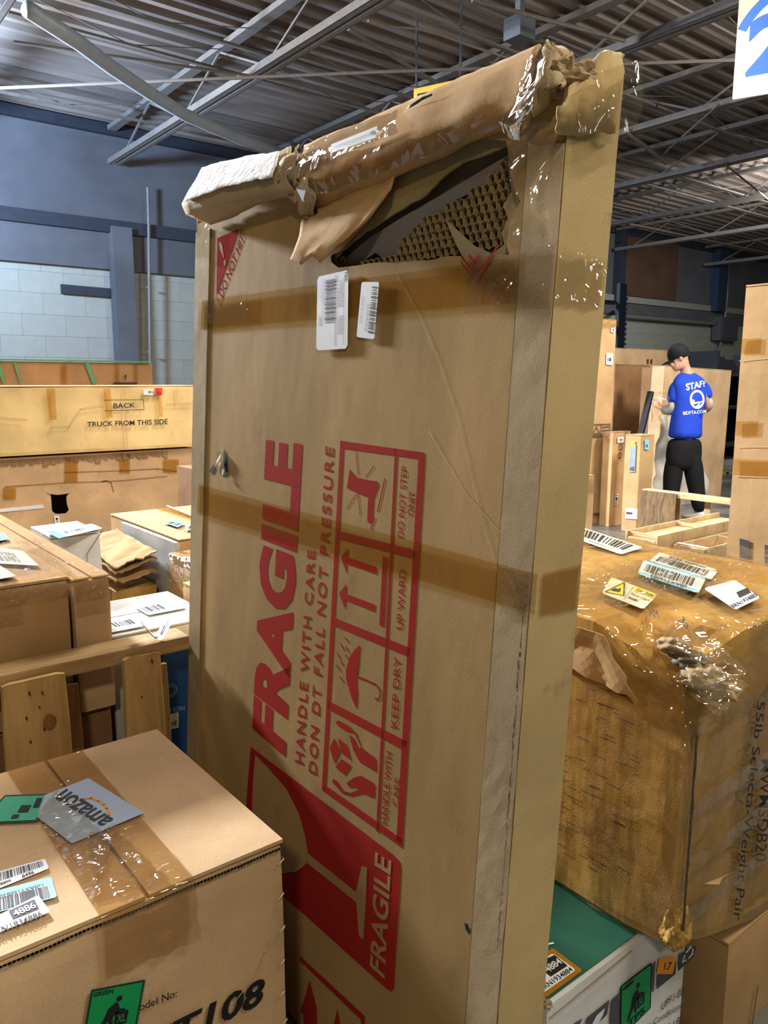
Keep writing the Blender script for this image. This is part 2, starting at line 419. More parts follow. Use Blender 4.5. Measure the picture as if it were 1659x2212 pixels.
# ---------------------------------------------------------------- the hall
def struct(o): o['kind'] = 'structure'; return o
M_FLOOR = plain('concrete_floor', '#6a6864', 0.35, var=0.25, scale=3)
M_BLOCK = plain('painted_block', '#84857b', 0.8, var=0.08, scale=4, bmp=0.2)
M_MORTAR = plain('block_joint', '#7b7d74', 0.9, var=0.1)
M_NAVY = plain('dark_wall_paint', '#4a4b4e', 0.75, var=0.2, scale=1.3)
M_NAVY2 = plain('dark_trim_paint', '#23272f', 0.6, var=0.15)
M_DECK = plain('roof_deck', '#6a6058', 0.85, 0.0, var=0.22, scale=2.5, stretch=(0.3, 3, 1))
M_TRUSS = plain('truss_paint', '#5c5650', 0.8, 0.0, var=0.15, scale=12)
M_PIPE = plain('pipe_paint', '#7f8790', 0.5, 0.2, var=0.1, scale=12)
struct(MB().box(-12, 40, -10, 12.2, -0.15, 0).build('floor', M_FLOOR))
wall = struct(MB().box(-12, 40, 12.03, 12.35, 0, 5.3).build('wall_back', M_MORTAR))
bmesh_block = MB().box(-0.2985, 0.2985, -0.008, 0.0, -0.1485, 0.1485)
blk = None
for k in range(11):
    z = 0.15 + k * 0.3
    if z > 3.2: break
    for xr in ((1.8, 6.6), (15.6, 24.6)):
        if z < 0.9 and xr[0] < 10: continue
        if z < 1.4 and xr[0] > 10: continue
        x = xr[0] + (0.3 if k % 2 else 0)
        while x < xr[1]:
            if blk is None:
                blk = bmesh_block.build('block', M_BLOCK, wall); me = blk.data; b = blk
            else: b = bpy.data.objects.new('block', me); COL.objects.link(b); b.parent = wall
            b.location = (x, 12.03, z); x += 0.6
MB().box(-12, 40, 11.94, 12.03, 3.1, 5.3).build('upper_siding', M_NAVY, wall)
MB().box(-12, 13, 11.86, 11.94, 3.62, 3.80).box(-12, 40, 11.84, 11.94, 4.98, 5.12).build('wall_girt', M_NAVY2, wall)
MB().box(13.0, 40, 11.88, 11.94, 3.40, 3.55).build('wall_girt', M_MORTAR, wall)
pw = PY(11.99)
def wrect(x0, y0, x1, y1): 
    a = pw.hit(x0, y1); b = pw.hit(x1, y0); return a.x, b.x, a.z, b.z
x0, x1, z0, z1 = wrect(248, 480, 273, 786)
MB().box(x0, x1, 11.78, 12.0, 0, 3.7).build('column', M_NAVY, wall)
for (a, b, hgt) in (((0, 530), (232, 549), 0.05), ((132, 624), (250, 634), 0.13)):
    A = pw.hit(*a); B = pw.hit(*b); MB().bar(A, B, 0.05, hgt).build('dark_stripe', M_NAVY2, wall)
x0, x1, z0, z1 = wrect(1336, 490, 1460, 640)
MB().box(x0, x1, 11.86, 11.94, 3.56, 5.0).build('board_panel', plain('old_plywood', '#4a3526', 0.8, var=0.2, scale=2), wall)
MB().box(wrect(1532, 530, 1556, 600)[0], wrect(1532, 530, 1556, 600)[1], 11.7, 11.94, 3.4, 5.1).build('column', plain('blue_column', '#222c42', 0.6), wall)
MB().box(pw.hit(1325, 500).x, pw.hit(1338, 500).x, 11.75, 11.94, 3.4, 5.1).build('column', M_NAVY2, wall)
# conduits and boxes
pc = PY(11.80)
def brk(m, *pix):
    for c in pix:
        p = pc.hit(*c); m.box(p.x - 0.03, p.x + 0.03, p.y, 11.86, p.z - 0.012, p.z + 0.012)
    return m
t = brk(MB().tube([pc.hit(319, 405), pc.hit(321, 480), pc.hit(322, 600), pc.hit(325, 860)], 0.022), (322, 620), (324, 760)).build('conduit_pipe', M_STEEL)
tag(t, 'thin steel conduit running down the pale wall left of the large damaged box', 'pipe')
r = root('junction_box', 'grey electrical box on the back wall above the worker', 'electrical box', pc.hit(1565, 735))
a = pc.hit(1546, 735); b = pc.hit(1586, 688)
MB().box(a.x, b.x, 11.66, 11.93, a.z, b.z).build('housing', M_STEELD, r)
MB().box(a.x + .06, b.x - .06, 11.64, 11.66, a.z + .06, b.z - .06).build('cover', M_STEELD, r)
t = brk(MB().tube([pc.hit(1575, 560), pc.hit(1571, 640), pc.hit(1566, 685)], 0.03), (1571, 640)).build('conduit_pipe', M_STEEL)
tag(t, 'vertical conduit coming down into the grey electrical box', 'pipe')
t = brk(MB().tube([pc.hit(1558, 739), pc.hit(1547, 768)], 0.03), (1552, 755)).build('conduit_pipe', M_STEEL)
tag(t, 'short conduit between the grey and the small brown electrical box', 'pipe')
t = brk(MB().tube([pc.hit(1350, 683), pc.hit(1543, 699)], 0.045), (1400, 687), (1500, 695)).build('conduit_pipe', M_STEEL)
tag(t, 'horizontal conduit leading left from the grey electrical box', 'pipe')
r = root('junction_box', 'small brown box at the foot of the conduit behind the worker', 'electrical box', pc.hit(1540, 792))
a = pc.hit(1527, 792); b = pc.hit(1556, 771)
MB().box(a.x, b.x, 11.66, 11.93, a.z, b.z).build('housing', plain('brown_box', '#54443c', 0.6), r)
MB().box(a.x + .05, b.x - .05, 11.64, 11.66, a.z + .05, b.z - .05).build('cover', plain('brown_box', '#54443c', 0.6), r)

# ceiling deck: real corrugation, ribs across
V = []; F = []; y = -6.0; k = 0
while y < 12.1:
    for dy, z in ((0, 5.12), (0.04, 5.18), (0.13, 5.18), (0.17, 5.12)):
        V += [(-12, y + dy, z), (40, y + dy, z)]
    y += 0.25
n = len(V) // 2
F = [[2 * i, 2 * i + 1, 2 * i + 3, 2 * i + 2] for i in range(n - 1)]
struct(mesh_obj('ceiling', V, F, M_DECK))
def truss(xc, lab):
    r = root('roof_truss', lab, 'truss', (xc, 3, 4.55), group='long roof trusses')
    for s_ in (-0.05, 0.05):
        MB().box(xc + s_ - 0.03, xc + s_ + 0.03, -6, 11.8, 4.55, 4.575).box(xc + s_ * 1.6 - 0.006, xc + s_ * 1.6 + 0.006, -6, 11.8, 4.55, 4.62).build('bottom_chord', M_TRUSS, r)
    MB().box(xc - 0.06, xc + 0.06, -6, 11.8, 5.02, 5.08).build('top_chord', M_TRUSS, r)
    m = MB(); y = -5.6; s = 0
    while y < 10.8:
        a = Vector((xc, y, 4.6 if s else 5.03)); b = Vector((xc, y + 1.0, 5.03 if s else 4.6)); m.bar(a, b, 0.022); y += 1.0; s = 1 - s
    m.build('web', M_TRUSS, r)
for i, x in enumerate((1.9, 4.35, 6.78, 9.0, 11.3, 13.8, 16.5, 20.5)):
    truss(x, ('first', 'second', 'third', 'fourth', 'fifth', 'sixth', 'seventh', 'eighth')[i] + ' lengthwise steel truss under the roof, counted from the left')
def joist(yc, lab):
    r = root('roof_joist', lab, 'joist', (10, yc, 4.8), group='cross joists under the roof')
    MB().box(-6, 34, yc - 0.025, yc + 0.025, 4.80, 4.825).build('bottom_chord', M_TRUSS, r)
    MB().box(-6, 34, yc - 0.03, yc + 0.03, 5.07, 5.10).build('top_chord', M_TRUSS, r)
    m = MB(); x = -5.8; s = 0
    while x < 33:
        m.bar((x, yc, 4.82 if s else 5.08), (x + 1.3, yc, 5.08 if s else 4.82), 0.008); x += 1.3; s = 1 - s
    m.build('web', M_TRUSS, r)
for i, y in enumerate((10.5, 8.3, 7.65, 6.0, 4.4, 2.8, 1.2)): joist(y, ('first', 'second', 'third', 'fourth', 'fifth', 'sixth', 'seventh')[i] + ' light steel joist crossing the roof, counted from the back wall')
pz = PZ(4.42)
t = MB().tube([pz.hit(-60, 193), pz.hit(830, 155), pz.hit(1720, 126)], 0.016, 6).build('tie_rod', M_TRUSS)
tag(t, 'long thin tie rod stretched diagonally below the trusses', 'rod')
pp = PZ(4.25)
t = MB().tube([pp.hit(*c) for c in ((60, 20), (170, 92), (240, 145), (330, 205), (400, 248), (450, 270), (520, 300), (600, 330))], 0.065, 12).build('sprinkler_main', M_PIPE, smooth=True)
tag(t, 'thick grey pipe bending under the roof at upper left', 'pipe')
for i, (a, b, rr) in enumerate((((1020, 0), (1350, 88), 0.018), ((752, 62), (960, 190), 0.022), ((1350, 283), (1440, 352), 0.03), ((1556, 222), (1430, 335), 0.014), ((30, 90), (640, 178), 0.014), ((1560, 350), (1659, 430), 0.014))):
    A = PZ(4.75 if i == 1 else 4.55).hit(*a); B = PZ(4.75 if i == 1 else 4.55).hit(*b)
    t = MB().tube([A, B], rr, 6).build('brace_rod', M_TRUSS)
    tag(t, ('thin brace rod slanting across the roof directly above the damaged box', 'brace rod crossing the cables above the yellow sign', 'short brace rod just right of the top of the damaged box', 'thin brace rod left of and below the hanging sign with digit 2', 'thin brace rod in the brightly lit upper left roof corner', 'thin brace rod under the roof at the right edge of the frame')[i], 'rod')
pq = PZ(4.4)
t = MB().tube([pq.hit(*c) for c in ((795, 45), (830, 57), (900, 62), (950, 75), (1010, 97), (1110, 130), (1180, 150))], 0.010, 6).build('roof_cable', M_TRUSS)
tag(t, 'pale slack cable looping below the roof above the damaged box', 'cable')
c = PZ(4.6).hit(1122, 62)
t = MB().box(c.x - 0.1, c.x + 0.1, c.y - 0.1, c.y + 0.1, 4.5, 4.68).box(c.x - 0.03, c.x + 0.03, c.y - 0.03, c.y + 0.03, 4.68, 5.1).build('roof_speaker', M_STEELD)
tag(t, 'small dark square fixture hanging from the roof above the damaged box', 'fixture')

# hanging signs: they face the aisle, at an angle
ang = math.radians(-59.3)
SU = -(FH * math.cos(ang) + RT * math.sin(ang)); SN = Zv.cross(SU) * -1
if SN.dot(EYE - at_depth(1600, 100, 5.5)) < 0: SN = -SN
P0 = at_depth(1582, 215, 5.3); ps = Plane(P0, SN)
r = root('hanging_sign', 'white hanging aisle sign with a blue circle and digit 2', 'sign', P0)
Wd, Hd = 0.80, 0.90
def sp(u, v, l=0): return P0 + SU * u + Zv * v + SN * l
m = MB(); vs = [sp(u, v, l) for l in (0, -0.02) for (u, v) in ((0.008, 0), (Wd, 0), (Wd, Hd), (0, Hd), (0, 0.008))]
m.v = vs; m.f = [[0, 1, 2, 3, 4], [9, 8, 7, 6, 5]] + [[i, (i + 1) % 5, (i + 1) % 5 + 5, i + 5][::-1] for i in range(5)]
m.build('sign_board', plain('sign_white', '#e4e8f4', 0.5, var=0.02), r)
M_SBLUE = plain('sign_blue', '#2f62b4', 0.5, var=0.03)
cu, cv, R0, R1 = 0.40, 0.24, 0.445, 0.385
m = MB()
for k in range(40):
    a0 = math.radians(26.5) + (math.radians(153.5) - math.radians(26.5)) * k / 40; a1 = a0 + math.radians(127) / 40
    m.quad(sp(cu + R1 * math.cos(a0), cv + R1 * math.sin(a0), .002), sp(cu + R0 * math.cos(a0), cv + R0 * math.sin(a0), .002), sp(cu + R0 * math.cos(a1), cv + R0 * math.sin(a1), .002), sp(cu + R1 * math.cos(a1), cv + R1 * math.sin(a1), .002))
m.build('blue_ring', M_SBLUE, r)
m = MB(); m.poly([sp(u, v, 0.001) for u, v in [(0.0, Hd - 0.004), (0.0, 0.44)] + [(cu + R0 * math.cos(math.radians(a)), cv + R0 * math.sin(math.radians(a))) for a in range(152, 27, -4)] + [(Wd, 0.44), (Wd, Hd - 0.004)]]).build('peach_field', plain('sign_peach', '#e6bf9c', 0.5), r)
q = Quad.__new__(Quad); q.n = SN; q.a, q.b, q.c, q.d = sp(0.07, 0.13), sp(0.36, 0.13), sp(0.07, 0.50), sp(0.36, 0.50)
m = MB(); letter(m, '2', q, lift=0.003, bold=0.04); m.build('numeral', M_SBLUE, r)
MB().tube([sp(0.1, Hd), sp(0.1, Hd + 1.2)], 0.006, 6).tube([sp(0.5, Hd), sp(0.5, Hd + 1.2)], 0.006, 6).build('hanging_rod', M_STEEL, r)
P1 = at_depth(893, 330, 8.0)
def s2(u, v, l=0): return P1 + SU * u + Zv * v + SN * l
hh = (EYE + ray(893, 200) * 8.0).z - P1.z
r = root('hanging_sign', 'yellow hanging sign peeking over the top of the damaged box', 'sign', P1)
m = MB(); m.v = [s2(u, v, l) for l in (0, -0.02) for (u, v) in ((0, 0), (0.62, 0), (0.62, hh), (0, hh))]
m.f = [[0, 1, 2, 3], [7, 6, 5, 4], [1, 0, 4, 5], [2, 1, 5, 6], [3, 2, 6, 7], [0, 3, 7, 4]]
m.build('sign_board', plain('sign_amber', '#c99a2c', 0.5, var=0.05), r)
q = Quad.__new__(Quad); q.n = SN; q.a, q.b, q.c, q.d = s2(0.04, hh - 0.30), s2(0.56, hh - 0.30), s2(0.04, hh - 0.05), s2(0.56, hh - 0.05)
m = MB(); letter(m, 'B2', q, lift=0.003, bold=0.03); m.build('lettering', M_INK, r)
for u in (0.03, 0.52): MB().tube([s2(u, hh), s2(u, 5.05 - P1.z)], 0.012, 6).build('hanging_rod', M_STEELD, r)

# ---------------------------------------------------------------- the large damaged box
BX = Vector((0.99800, 0.02596, -0.05762)); BY = Vector((-0.02546, 0.99963, 0.00942)); BZ = Vector((0.05785, -0.00793, 0.99829))
BO = Vector((0.90539, 0.75938, 1.39927)); BW, BT = 1.137, 0.122
BROT = Matrix((BX, BY, BZ)).transposed()
def bl(x, y, z): return BO + BX * x + BY * y + BZ * z
BBOT = -1.396
big = root('damaged_box', 'tall flat cardboard box with torn top and red fragile print, standing in the middle', 'box', bl(BT / 2, BW / 2, BBOT), BROT)
PF = Plane(BO, -BX)                     # wide face
PS = Plane(BO, -BY)                     # narrow side face
def pf(px, py, out=0.0): return PF.hit(px, py, out)
ZC = 0.40                               # where the crushed cap begins
TOP = 0.53
# shell without a front skin: back, sides, bottom, then the skin with its hole
def bbox_local(mb, x0, x1, y0, y1, z0, z1):
    M = Matrix.Translation(BO) @ BROT.to_4x4(); return mb.box(x0, x1, y0, y1, z0, z1, M)
side = Quad.__new__(Quad); side.n = -BY
side.a, side.b, side.c, side.d = bl(0, 0, BBOT), bl(BT, 0, BBOT), bl(0, 0, TOP - 0.05), bl(BT, 0, TOP - 0.02)
sheet('side_panel', side, M_SIDE, big, 8, 60, 0, 0.0015, 6, 3, thick=0.005)
sq = Quad.__new__(Quad); sq.n = BY
sq.a, sq.b, sq.c, sq.d = bl(BT, BW, BBOT), bl(0, BW, BBOT), bl(BT, BW, TOP - 0.06), bl(0, BW, TOP - 0.06)
sheet('side_panel', sq, M_FRONT, big, 4, 40, 0, 0.002, 6, 9, thick=0.005)
bq = Quad.__new__(Quad); bq.n = BX
bq.a, bq.b, bq.c, bq.d = bl(BT, 0, BBOT), bl(BT, BW, BBOT), bl(BT, 0, TOP - 0.03), bl(BT, BW, TOP - 0.03)
sheet('back_panel', bq, M_FRONT, big, 14, 20, 0, 0.001, 6, 4, thick=0.005)
bbox_local(MB(), 0.006, BT - 0.006, 0.006, BW - 0.006, BBOT, BBOT + 0.006).build('bottom_panel', M_FRONT, big)
# front skin as a polygon with a torn hole
def loc2(px, py):
    d = pf(px, py) - BO; return d.dot(BY), d.dot(BZ)
Z1 = lambda L: [(380 + x / 1.6265, 60 + y / 1.6265) for x, y in L]
Z6 = lambda L: [(700 + x / 3.770, 260 + y / 3.770) for x, y in L]
hole = Z6([(50, 1100), (130, 1060), (260, 910), (400, 750), (500, 620), (565, 500), (575, 460), (640, 380), (648, 300), (665, 272), (720, 300), (790, 322), (860, 320), (960, 300), (1040, 240), (1100, 180), (1200, 130), (1290, 125), (1340, 155), (1480, 165), (1520, 400), (1560, 600), (1600, 660), (1540, 760), (1500, 900), (1490, 1020), (1510, 1090), (1400, 1095), (1100, 1105), (960, 1112), (900, 1140), (800, 1135), (700, 1150), (600, 1165), (450, 1155), (200, 1190), (120, 1200), (60, 1150)])
def rag(L, amp=1.2, n=3, seed=0):
    out = []; rnd = random.Random(seed)
    for i, a in enumerate(L):
        b = L[(i + 1) % len(L)]
        for k in range(n):
            t = k / n; out.append((a[0] + (b[0] - a[0]) * t + rnd.uniform(-amp, amp), a[1] + (b[1] - a[1]) * t + rnd.uniform(-amp, amp)))
    return out
def skin(name, mat, out_, inner, x, thick, parent, rim=None):
    """sheet at local x with an outline and a hole (lists of local y,z)"""
    O = [Vector((a, b, 0)) for a, b in out_]; H = [Vector((a, b, 0)) for a, b in inner]
    tris = geometry.tessellate_polygon([O, H]); al = O + H; n = len(al)
    V = [bl(x, p.x, p.y) for p in al] + [bl(x + thick, p.x, p.y) for p in al]
    F = [list(t) for t in tris] + [[i + n for i in t][::-1] for t in tris]
    for L0, Ln in ((0, len(O)), (len(O), len(H))):
        for i in range(Ln): a = L0 + i; b = L0 + (i + 1) % Ln; F.append([a, b, b + n, a + n])
    bm_fix = mesh_obj(name, V, F, mat, parent); return bm_fix
hl = [loc2(*c) for c in rag(hole, 1.0, 3, 2)]
outer = [(0, BBOT), (BW, BBOT), (BW, ZC + 0.03), (0.0, ZC + 0.10)]
skin('front_panel', M_FRONT, outer, hl, 0.0, 0.004, big)
# second ply with its own tear, seen olive inside the hole
hole2 = Z6([(60, 1110), (130, 1040), (300, 905), (550, 745), (800, 590), (900, 480), (1100, 330), (1300, 265), (1470, 180), (1500, 350), (1540, 560), (1560, 640), (1530, 740), (1495, 900), (1480, 1060), (1400, 1090), (1100, 1100), (700, 1140), (450, 1150), (130, 1190), (70, 1150)])
hl2 = [loc2(*c) for c in rag(hole2, 1.6, 4, 5)]
skin('inner_ply', M_INNER, [(0.03, -0.1), (1.05, -0.1), (1.05, 0.46), (0.03, 0.46)], hl2, 0.010, 0.004, big)
# honeycomb core: real hexagonal cells, only where the photograph shows them
def inside(p, poly):
    c = False; j = len(poly) - 1
    for i in range(len(poly)):
        (xi, yi), (xj, yj) = poly[i], poly[j]
        if (yi > p[1]) != (yj > p[1]) and p[0] < (xj - xi) * (p[1] - yi) / (yj - yi) + xi: c = not c
        j = i
    return c
hc = [loc2(*c) for c in Z6([(520, 1110), (600, 960), (640, 880), (760, 790), (900, 720), (1000, 630), (1180, 540), (1300, 430), (1420, 290), (1490, 260), (1530, 420), (1430, 480), (1480, 560), (1410, 680), (1450, 780), (1400, 900), (1420, 1000), (1310, 1000), (1320, 1075), (1240, 1050), (1180, 1010), (1120, 960), (1060, 920), (1000, 850), (940, 790), (960, 860), (1010, 960), (1080, 1100), (900, 1110), (700, 1130), (560, 1140)])]
hc_b = [loc2(*c) for c in Z6([(60, 1100), (180, 1160), (330, 1120), (520, 1110), (560, 1160), (300, 1190), (120, 1210), (50, 1150)])]
m = MB(); s = 0.0092; rnd = random.Random(4)
j = 0; zz = -0.02
while zz < 0.45:
    yy = 0.02 + (s * 0.87 if j % 2 else 0)
    while yy < 0.95:
        if inside((yy, zz), hc) or inside((yy, zz), hc_b):
            n0 = len(m.v); d0 = 0.015 + rnd.uniform(-0.0012, 0.0025)
            for dep_ in (d0, 0.034):
                for rr in (s * 0.98, s * 0.86):
                    for k in range(6):
                        a = PI / 6 + k * PI / 3; jx = rnd.uniform(-0.0007, 0.0007)
                        m.v.append(bl(dep_, yy + rr * math.cos(a) * 0.95 + jx, zz + rr * math.sin(a) * 1.05 + jx))
            for k in range(6):
                k2 = (k + 1) % 6
                m.f.append([n0 + k, n0 + k2, n0 + 6 + k2, n0 + 6 + k])
                m.f.append([n0 + 6 + k, n0 + 6 + k2, n0 + 18 + k2, n0 + 18 + k])
                m.f.append([n0 + k2, n0 + k, n0 + 12 + k, n0 + 12 + k2])
        yy += s * 1.74
    zz += s * 1.56; j += 1
m.build('honeycomb_core', plain('honeycomb_paper', '#94805c', 0.85, var=0.2, scale=60), big, kind='stuff')
# board behind the honeycomb and the smooth grey-violet layer exposed higher up
bk = [loc2(*c) for c in Z6([(-20, 1240), (1620, 1240), (1640, 100), (1400, 60), (700, 200)])]
m = MB(); m.poly([bl(0.0345, a, b) for a, b in [(0.02, -0.08), (1.0, -0.08), (1.0, 0.46), (0.02, 0.46)]]).build('backing_sheet', plain('backing', '#54493a', 0.8, var=0.12), big)
tan = [loc2(*c) for c in Z6([(1440, 300), (1530, 400), (1620, 640), (1560, 760), (1510, 1100), (1080, 1105), (1010, 960), (940, 790), (1060, 900), (1180, 1010), (1320, 1075), (1420, 1000), (1400, 900), (1450, 780), (1410, 680), (1480, 560)])]
m = MB(); m.poly([bl(0.0135, a, b) for a, b in tan]).build('paper_liner', plain('paper_liner', '#a8977a', 0.8, var=0.08), big)
gr = [loc2(*c) for c in Z6([(100, 1100), (300, 930), (560, 760), (840, 600), (1100, 440), (1330, 300), (1440, 230), (1490, 250), (1420, 300), (1300, 420), (1180, 530), (1000, 620), (900, 715), (760, 780), (640, 870), (590, 960), (520, 1100), (420, 1120), (340, 1060), (240, 1130), (140, 1160)])]
m = MB(); m.poly([bl(0.024, a, b) for a, b in gr]).build('foam_layer', plain('grey_foam', '#787270', 0.7, var=0.12, scale=5), big)
# folded strips along both long edges of the wide face
q = Quad(PF, loc2 and bl(0, BW - 0.055, BBOT), bl(0, BW, BBOT), bl(0, BW - 0.075, ZC + 0.01), bl(0, BW, ZC + 0.01))
q.n = -BX
sheet('edge_flap', q, M_STRIP, big, 3, 60, 0.003, 0.0006, 14, 2, thick=0.003, edge=0.03)
q = Quad(PF, pf(1008, 2212), pf(1083, 2212), pf(1126, 560), pf(1203, 560)); q.n = -BX
q2 = Quad(PF, q.pt(0, -0.4), q.pt(1, -0.4), q.pt(0, 1.13), q.pt(1, 1.13)); q2.n = -BX
q2.b = bl(0, 0.001, (q2.b - BO).dot(BZ)); q2.d = bl(0, 0.001, (q2.d - BO).dot(BZ))
sheet('edge_flap', q2, M_STRIP2, big, 3, 70, 0.003, 0.0006, 14, 6, thick=0.003, edge=0.02)
m = MB()
for k in range(60):
    A, B = q2.pt(0, k / 60), q2.pt(0, (k + 1) / 60); j = -BY * 0.0035
    m.quad(A - j - BX * 0.0012, A + j * 0.2 - BX * 0.0012, B + j * 0.2 - BX * 0.0012, B - j - BX * 0.0012)
m.build('flap_crease', plain('crease_dark', '#6d5a3c', 0.9, var=0.3, scale=40), big)
# scuffed dark rub along the front corner
m = MB(); rnd = random.Random(8)
for k in range(90):
    z = -0.25 - 0.62 * (k / 90) + rnd.uniform(-0.004, 0.004); wdt = 0.001 + 0.005 * abs(noise.noise(Vector((z * 9, 1, 2)))) * (1.6 if z > -0.45 else 0.7)
    y = 0.006 + rnd.uniform(0, 0.002)
    m.quad(bl(-0.0052, y, z), bl(-0.0052, y + wdt, z), bl(-0.0052, y + wdt, z + 0.008), bl(-0.0052, y, z + 0.008))
m.build('scuff_mark', plain('scuff', '#6a5e42', 0.9, var=0.3, scale=80), big)

# red print -------------------------------------------------------
L8 = lambda L: [(500 + x / 3.352, 900 + y / 3.352) for x, y in L]
L3 = lambda L: [(500 + x / 3.022, 1480 + y / 3.022) for x, y in L]
INK = 0.0006
m = MB()
letter(m, 'FRAGILE', Quad(PF, (617.5, 1636), (654, 960), (544, 1573), (573.5, 948)), lift=INK, bold=0.045)
letter(m, 'HANDLE WITH CARE', Quad(PF, (656, 1652), (681, 1190), (637, 1645), (664, 1187)), lift=INK, bold=0.012, spacing=1.25)
letter(m, 'DON DT FALL NOT PRESSURE', Quad(PF, (684, 1675), (722, 968), (666, 1666), (703, 963)), lift=INK, bold=0.012, spacing=1.25)
for s_, a, b, c, d in (('DO NOT STEP', (870.8, 1163), (880, 1008), (858, 1159), (867, 1006)), ('ONIT', (894, 1115), (898, 1063), (880, 1113), (884, 1061)),
                       ('UP WARD', (870, 1360), (877, 1231), (855.6, 1358), (863, 1229)), ('KEEP DRY', (859, 1573), (866, 1421), (844, 1571), (852, 1418)),
                       ('HANDLE WITH', (837.5, 1781), (847, 1626), (822.6, 1778), (834, 1622)), ('CARE', (860.7, 1741), (864, 1682), (847.5, 1740), (852, 1679))):
    letter(m, s_, Quad(PF, a, b, c, d), lift=INK, bold=0.004)
m.build('lettering', M_RED, big)
m = MB()
def pq4(*c): m.quad(*[PF.hit(x, y, INK) for x, y in c])
pq4((735, 952), (917, 978), (916, 993), (741, 969))
for a, b in (((735, 952), (695, 1705)), ((904, 989), (856, 1816)), ((853, 969), (812.5, 1795))):
    wd = 8 if a[0] == 735 else (13 if a[0] == 904 else 5.5)
    pq4(a, (a[0] + wd, a[1] + wd * .14), (b[0] + wd, b[1] + wd * .7), b)
pq4((730, 1147), (899, 1189), (897, 1207), (728, 1163))
pq4((718, 1333), (887, 1400), (884, 1419), (716, 1349))
pq4((710, 1514), (879, 1602), (877, 1623), (707, 1530))
pq4((697, 1692), (870, 1814), (869, 1831), (695, 1706))
m.build('print_frame', M_RED, big)
m = MB()
P = lambda L: m.poly([PF.hit(x, y, INK) for x, y in L])
S = lambda L, w_: m.stroke(PF, L, w_, INK)
P(L8([(855, 380), (905, 440), (1000, 462), (1055, 468), (1065, 500), (1030, 590), (1018, 760), (992, 772), (982, 750), (990, 585), (915, 555), (835, 518)]))
for a, b in (((902, 252), (915, 420)), ((1030, 358), (972, 440)), ((835, 668), (905, 560)), ((932, 712), (915, 560))): S(L8([a, b]), 0.0022)
for a, b in (((1110, 452), (1058, 685)), ((1037, 735), (1008, 815))): S(L8([a, b]), 0.0035)
P(L8([(792, 1022), (843, 950), (838, 1018), (1052, 1090), (1050, 1140), (833, 1066), (835, 1140)]))
P(L8([(778, 1280), (832, 1210), (828, 1282), (1040, 1362), (1035, 1412), (825, 1328), (822, 1395)]))
P(L8([(1095, 1012), (1128, 1020), (1103, 1522), (1070, 1510)]))
P(L8([(930, 1650), (920, 1800), (905, 1900), (912, 2010), (905, 2115), (870, 2040), (830, 1900), (830, 1830), (855, 1740), (890, 1690)]))
S(L8([(905, 1880), (980, 1910), (1045, 1940), (1075, 1980), (1075, 2030), (1058, 2050), (1040, 2040)]), 0.0035)
for a, b in (((820, 1600), (848, 1632)), ((790, 1645), (815, 1690)), ((825, 1665), (850, 1705)), ((765, 1710), (790, 1758)), ((825, 1725), (845, 1755)), ((760, 1800), (790, 1840)), ((790, 1770), (810, 1800)), ((785, 1885), (812, 1920))): S(L8([a, b]), 0.003)
P(L3([(640, 410), (670, 345), (712, 430), (673, 512)])); P(L3([(692, 345), (755, 390), (782, 490), (717, 440)])); P(L3([(678, 535), (718, 482), (782, 525), (742, 587)]))
P(L3([(680, 240), (700, 230), (770, 268), (815, 312), (850, 408), (945, 480), (945, 565), (835, 500), (795, 425), (768, 325), (800, 345), (832, 420), (845, 405), (800, 312), (745, 297), (685, 255)]))
P(L3([(660, 612), (690, 625), (735, 692), (780, 703), (830, 682), (812, 665), (765, 662), (750, 640), (800, 602), (850, 592), (937, 645), (932, 735), (860, 705), (780, 722), (718, 700), (660, 635)]))
m.build('handling_symbols', M_RED, big)
m = MB()
P(L3([(125, 402), (1060, 1110), (1098, 1150), (1105, 1195), (1062, 1975), (1048, 2002), (1015, 1985), (400, 1430), (85, 1150), (100, 720)]))
m.build('fragile_sign', M_RED, big)
m = MB()
P = lambda L: m.poly([PF.hit(x, y, INK * 2) for x, y in L])
P(L3([(155, 455), (230, 530), (360, 680), (440, 840), (480, 980), (498, 1090), (495, 1158), (430, 1215), (200, 1250), (125, 1000), (140, 640)]))
P(L3([(495, 1095), (812, 1350), (815, 1418), (490, 1158)])); P(L3([(850, 1180), (885, 1190), (878, 1400), (860, 1660), (832, 1640), (815, 1418), (812, 1350)]))
letter(m, 'FRAGILE', Quad(PF, L3([(1000, 1922)])[0], L3([(1045, 1150)])[0], L3([(902, 1832)])[0], L3([(937, 1085)])[0]), lift=INK * 2, bold=0.02)
m.build('glass_symbol', M_FRONT, big)
m = MB()
P = lambda L: m.poly([PF.hit(x, y, INK) for x, y in L])
P(L3([(445, 1765), (870, 2160), (870, 2300), (845, 2300), (845, 2185), (445, 1800)]))
P(L3([(510, 1925), (555, 2100), (565, 2330), (470, 2330), (470, 2150), (450, 2130)])); P(L3([(692, 2110), (730, 2330), (640, 2330)]))
m.build('print_frame', M_RED, big)
L5 = lambda L: [(400 + x / 3.607, 460 + y / 3.607) for x, y in L]
m = MB(); P = lambda L: m.poly([PF.hit(x, y, INK) for x, y in L])
P(L5([(250, 195), (420, 125), (243, 640)]))
for a, b in (((438, 122), (468, 200)), ((468, 200), (272, 722)), ((438, 122), (240, 650)), ((272, 722), (240, 650))): m.stroke(PF, L5([a, b]), 0.0018, INK)
letter(m, 'DO NOT HIT', Quad(PF, L5([(290, 665)])[0], L5([(462, 208)])[0], L5([(257, 618)])[0], L5([(437, 145)])[0]), lift=INK, bold=0.003)
m.build('warning_triangle', plain('red_print', '#962a2a', 0.95, spec=0.03), big)
m = MB(); P = lambda L: m.poly([PF.hit(x, y, INK * 2) for x, y in L])
